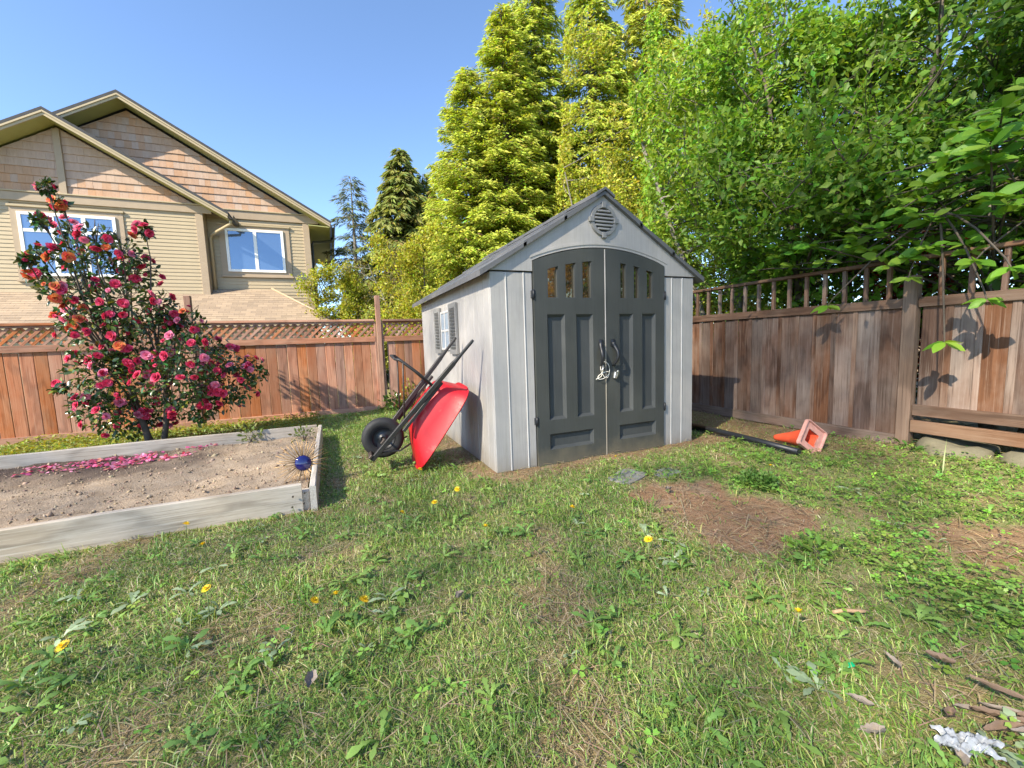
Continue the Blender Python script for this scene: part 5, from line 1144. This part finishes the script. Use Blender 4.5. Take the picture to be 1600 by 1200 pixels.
v, f, t = scatter(*LEAF2, np.stack([x, y, gh(x, y)+rng.uniform(.01, .10, n)], 1), frames(rdir(n)*[1, 1, .4], np.tile([0, 0, 1.0], (n, 1))+rng.normal(0, .4, (n, 3))), rng.uniform(.03, .065, n), vary((.25, .25, .035), n, .3, .12))
obj('weeds', arrmesh('weeds', v, f, M_LEAF, t), label='yellow green weeds between the raised bed and the left fence', cat='weeds', kind='stuff')
bt_ = root('grass_tuft', (3.15, -1.93, 0), 'lone tall pale grass blades standing up before the lower fence rail', 'grass tuft')
v, f, t = scatter(*blade(.5), np.zeros((6, 3)), np.stack([frames(np.array([[math.cos(a), math.sin(a), 0]]), np.array([[.1*math.cos(a), .1*math.sin(a), 1.0]]))[0] for a in (.3, 1.4, 2.6, 3.9, 5.0, 5.8)]), np.array([(.34, .010, .34), (.26, .009, .26), (.2, .008, .2), (.16, .008, .16), (.3, .007, .3), (.12, .007, .12)]), np.tile((.24, .30, .10), (6, 1)))
obj('blades', arrmesh('blades', v, f, M_GRASS, t), bt_, (3.15, -1.93, 0), kind='stuff')

# dandelions in flower
M_YEL = plain('dandelion_yellow', (.82, .56, .012), .6, .12, 30, 0); M_STEM = plain('stem_green', (.16, .22, .07), .6, .2, 20, 0)
bm = bmesh.new()
for ring, (nn, tilt, L) in enumerate(((16, 12, 1), (14, 38, .8), (9, 66, .55))):
    for i in range(nn):
        a = 2*math.pi*i/nn+ring*.3; ca, sa, ct, stt = math.cos(a), math.sin(a), math.cos(R(tilt)), math.sin(R(tilt)); w = .13
        p = [(0, 0, ring*.07), (L*.6*ct*ca-w*sa, L*.6*ct*sa+w*ca, L*.6*stt+ring*.07), (L*ct*ca, L*ct*sa, L*stt+ring*.07), (L*.6*ct*ca+w*sa, L*.6*ct*sa-w*ca, L*.6*stt+ring*.07)]
        bm.faces.new([bm.verts.new(q) for q in p])
dh = me(bm, M_YEL)
DAND = [(-.535, -.549, 'dandelion in flower in the grass straight before the left shed corner'), (-.736, -.643, 'dandelion leaning sideways between the wheelbarrow and the middle of the lawn'), (-.976, -.768, 'dandelion in the grass below the wheelbarrow, leftmost of the three nearest the shed'), (-.535, -1.244, 'large dandelion head alone in the middle of the lawn'), (.097, -1.214, 'dandelion in the grass left of the bare earth patch'), (-2.123, -.66, 'dandelion in the grass just below the front plank of the raised bed'), (-2.327, -.265, 'half open dandelion tight against the front plank of the raised bed'), (-1.49, -1.603, 'leftmost of the three dandelions standing in a row on dry turf'), (-1.399, -1.622, 'middle one of the three dandelions standing in a row on dry turf'), (-1.282, -1.695, 'rightmost of the three dandelions standing in a row on dry turf'), (-1.954, -1.36, 'long stemmed dandelion alone left of the row of three'), (-2.399, -1.474, 'dandelion nearest the lower left corner of the lawn'), (.201, -1.845, 'small dandelion between long grass and the lower end of the bare earth'), (1.044, -.463, 'dandelion beside the grey paving stone before the shed doors'), (.302, -2.599, 'dandelion above the wooden stick in the right foreground'), (2.003, -1.287, 'dandelion in the leafy weeds right of the bare earth patch'), (-.686, .18, 'small dandelion under the red tray of the wheelbarrow')]
for i, (dx, dy_, lab) in enumerate(DAND):
    zz = float(gh(np.array(dx), np.array(dy_))); hgt_ = random.uniform(.085, .11) if i not in (10,) else .14; lx, ly = random.uniform(-.015, .015), random.uniform(-.015, .015)
    o = root('dandelion', (dx, dy_, zz), lab, 'dandelion', 'dandelions in the lawn')
    bm = bmesh.new(); tube(bm, [(0, 0, -.01), (lx*.4, ly*.4, hgt_*.5), (lx, ly, hgt_)], [.0028, .0025, .0025], 6); obj('stem', me(bm, M_STEM), o, (dx, dy_, zz))
    s = random.uniform(.023, .029); obj('flower_head', dh, o, (dx+lx, dy_+ly, zz+hgt_), (R(random.uniform(5, 35)), R(random.uniform(-25, 25)), random.uniform(0, 6)), (s, s, s))
    bm = bmesh.new()

# litter in the right foreground
def dead_leaf(cx, cy, L, w, rot, mat, curl, label, cat='dead leaf', z=.03, grp='dead leaves in the grass'):
    bm = bmesh.new(); n = 9; rows = []
    for i in range(n):
        u = i/(n-1); hw = w*math.sin(math.pi*min(1, u*.92+.05))**.8; xx = L*(u-.5); zz = curl*L*((u-.5)**2*2)
        rows.append([bm.verts.new((xx, k_*hw*random.uniform(.72, 1.1)+random.uniform(-.12, .12)*w, zz+abs(k_)**1.5*hw*1.3+random.uniform(-.28, .28)*w)) for k_ in (-1, -.5, 0, .5, 1)])
    for a, b in zip(rows, rows[1:]):
        for k_ in range(4): bm.faces.new((a[k_], a[k_+1], b[k_+1], b[k_])).smooth = True
    tube(bm, [(L*.48, 0, curl*L*.45), (L*.62, .1*w, curl*L*.5)], [.0018, .0012], 5)
    obj('dead_leaf', me(bm, mat), None, (cx, cy, float(gh(np.array(cx), np.array(cy)))+z), (R(random.uniform(-14, 14)), R(random.uniform(-10, 10)), R(rot)), label=label, cat=cat, group=grp)
dead_leaf(.150, -2.90, .065, .013, 118, M_DRYG, .3, 'grey curled dead leaf lying alone left of the white plastic scrap')
dead_leaf(.42, -2.86, .06, .010, 70, M_DRYG, .4, 'narrow grey dead leaf standing half upright between green leaves', z=.045)
dead_leaf(.56, -2.93, .075, .016, 115, M_DRY, .35, 'brown folded dead leaf above the heap of brown leaves', z=.05)
lab_h = ('thin curled', 'split', 'broadest', 'darkest', 'straight narrow', 'bent', 'longest', 'pale edged')
for k_h, (hx, hy_, hr) in enumerate(((.44, -3.05, -30), (.47, -3.09, -42), (.43, -3.13, -25), (.52, -3.11, -50), (.50, -3.15, -35), (.55, -3.17, -46), (.45, -3.17, -20), (.57, -3.07, -64))):
    dead_leaf(hx, hy_, .095+.012*(k_h % 4), .009+.003*(k_h % 3), hr, M_DRY if k_h % 3 else M_DRYG, .16, lab_h[k_h]+' dry brown blade in the leaf heap right of the white plastic', z=.014+.005*k_h)
dead_leaf(.33, -3.045, .06, .015, 10, M_DRY, .5, 'crumpled brown dead leaf touching the top of the white plastic scrap', z=.03)
dead_leaf(.19, -3.12, .055, .016, 40, M_DRYG, .3, 'broad grey dead leaf at the bottom edge below the white plastic', z=.02)
dead_leaf(.06, -2.98, .07, .016, 150, M_DRYG, .4, 'small grey dead leaf furthest left of the foreground litter')
dead_leaf(-.86, -1.75, .055, .02, 30, M_DRYG, .4, 'pale dead leaf in the dry turf right of the row of dandelions')
dead_leaf(-1.50, -2.02, .075, .02, 80, M_DRYG, .3, 'pale wilted leaf on the left half of the lawn')
dead_leaf(1.0, -1.16, .07, .022, 15, M_DRYG, .3, 'pale dead leaf lying on the bare earth patch')
bm = bmesh.new(); nn = 25; g_ = [[None]*nn for _ in range(nn)]
for i in range(nn):
    for j in range(nn):
        u, w = i/(nn-1)-.5, j/(nn-1)-.5; ed = 1-.25*abs(math.sin(9*w+3*u))*abs(u*2)**3
        g_[i][j] = bm.verts.new((u*.125*ed+.02*math.sin(7*w), w*.055*(1-.35*u)+.012*math.sin(8*u), .008*math.sin(13*u+5*w)+.005*math.sin(19*w-7*u)+.005*math.sin(41*u+23*w)+.004*math.sin(57*w-31*u)+random.uniform(-.0012, .0012)+.012*(1-4*w*w)))
for i in range(nn-1):
    for j in range(nn-1): bm.faces.new((g_[i][j], g_[i+1][j], g_[i+1][j+1], g_[i][j+1])).smooth = True
obj('plastic_scrap', me(bm, M_PLASTIC), None, (.262, -3.11, .03), (R(6), R(-5), R(-42)), label='crumpled white plastic scrap in the grass at the lower right', cat='plastic scrap')
bm = bmesh.new(); bx(bm, -.013, .013, -.009, .009, 0, .007, .003)
for v_ in bm.verts: v_.co.z += .006*math.sin(v_.co.x*80)
obj('plastic_chip', me(bm, M_GREENP), None, (.286, -2.795, .03), (R(12), R(8), R(-20)), label='small bright green plastic chip in the grass of the right foreground', cat='plastic chip')
bm = bmesh.new(); tube(bm, [(-.085, 0, 0), (-.03, .004, .004), (.03, -.003, .002), (.085, .003, -.003)], [.007, .0085, .008, .005], 7)
obj('stick', me(bm, plain('pale_stick', (.46, .30, .17), .8, .25, 25, .4)), None, (.62, -2.625, .032), (R(2), R(4), R(-18)), label='short pale broken stick lying in the right foreground grass', cat='stick')
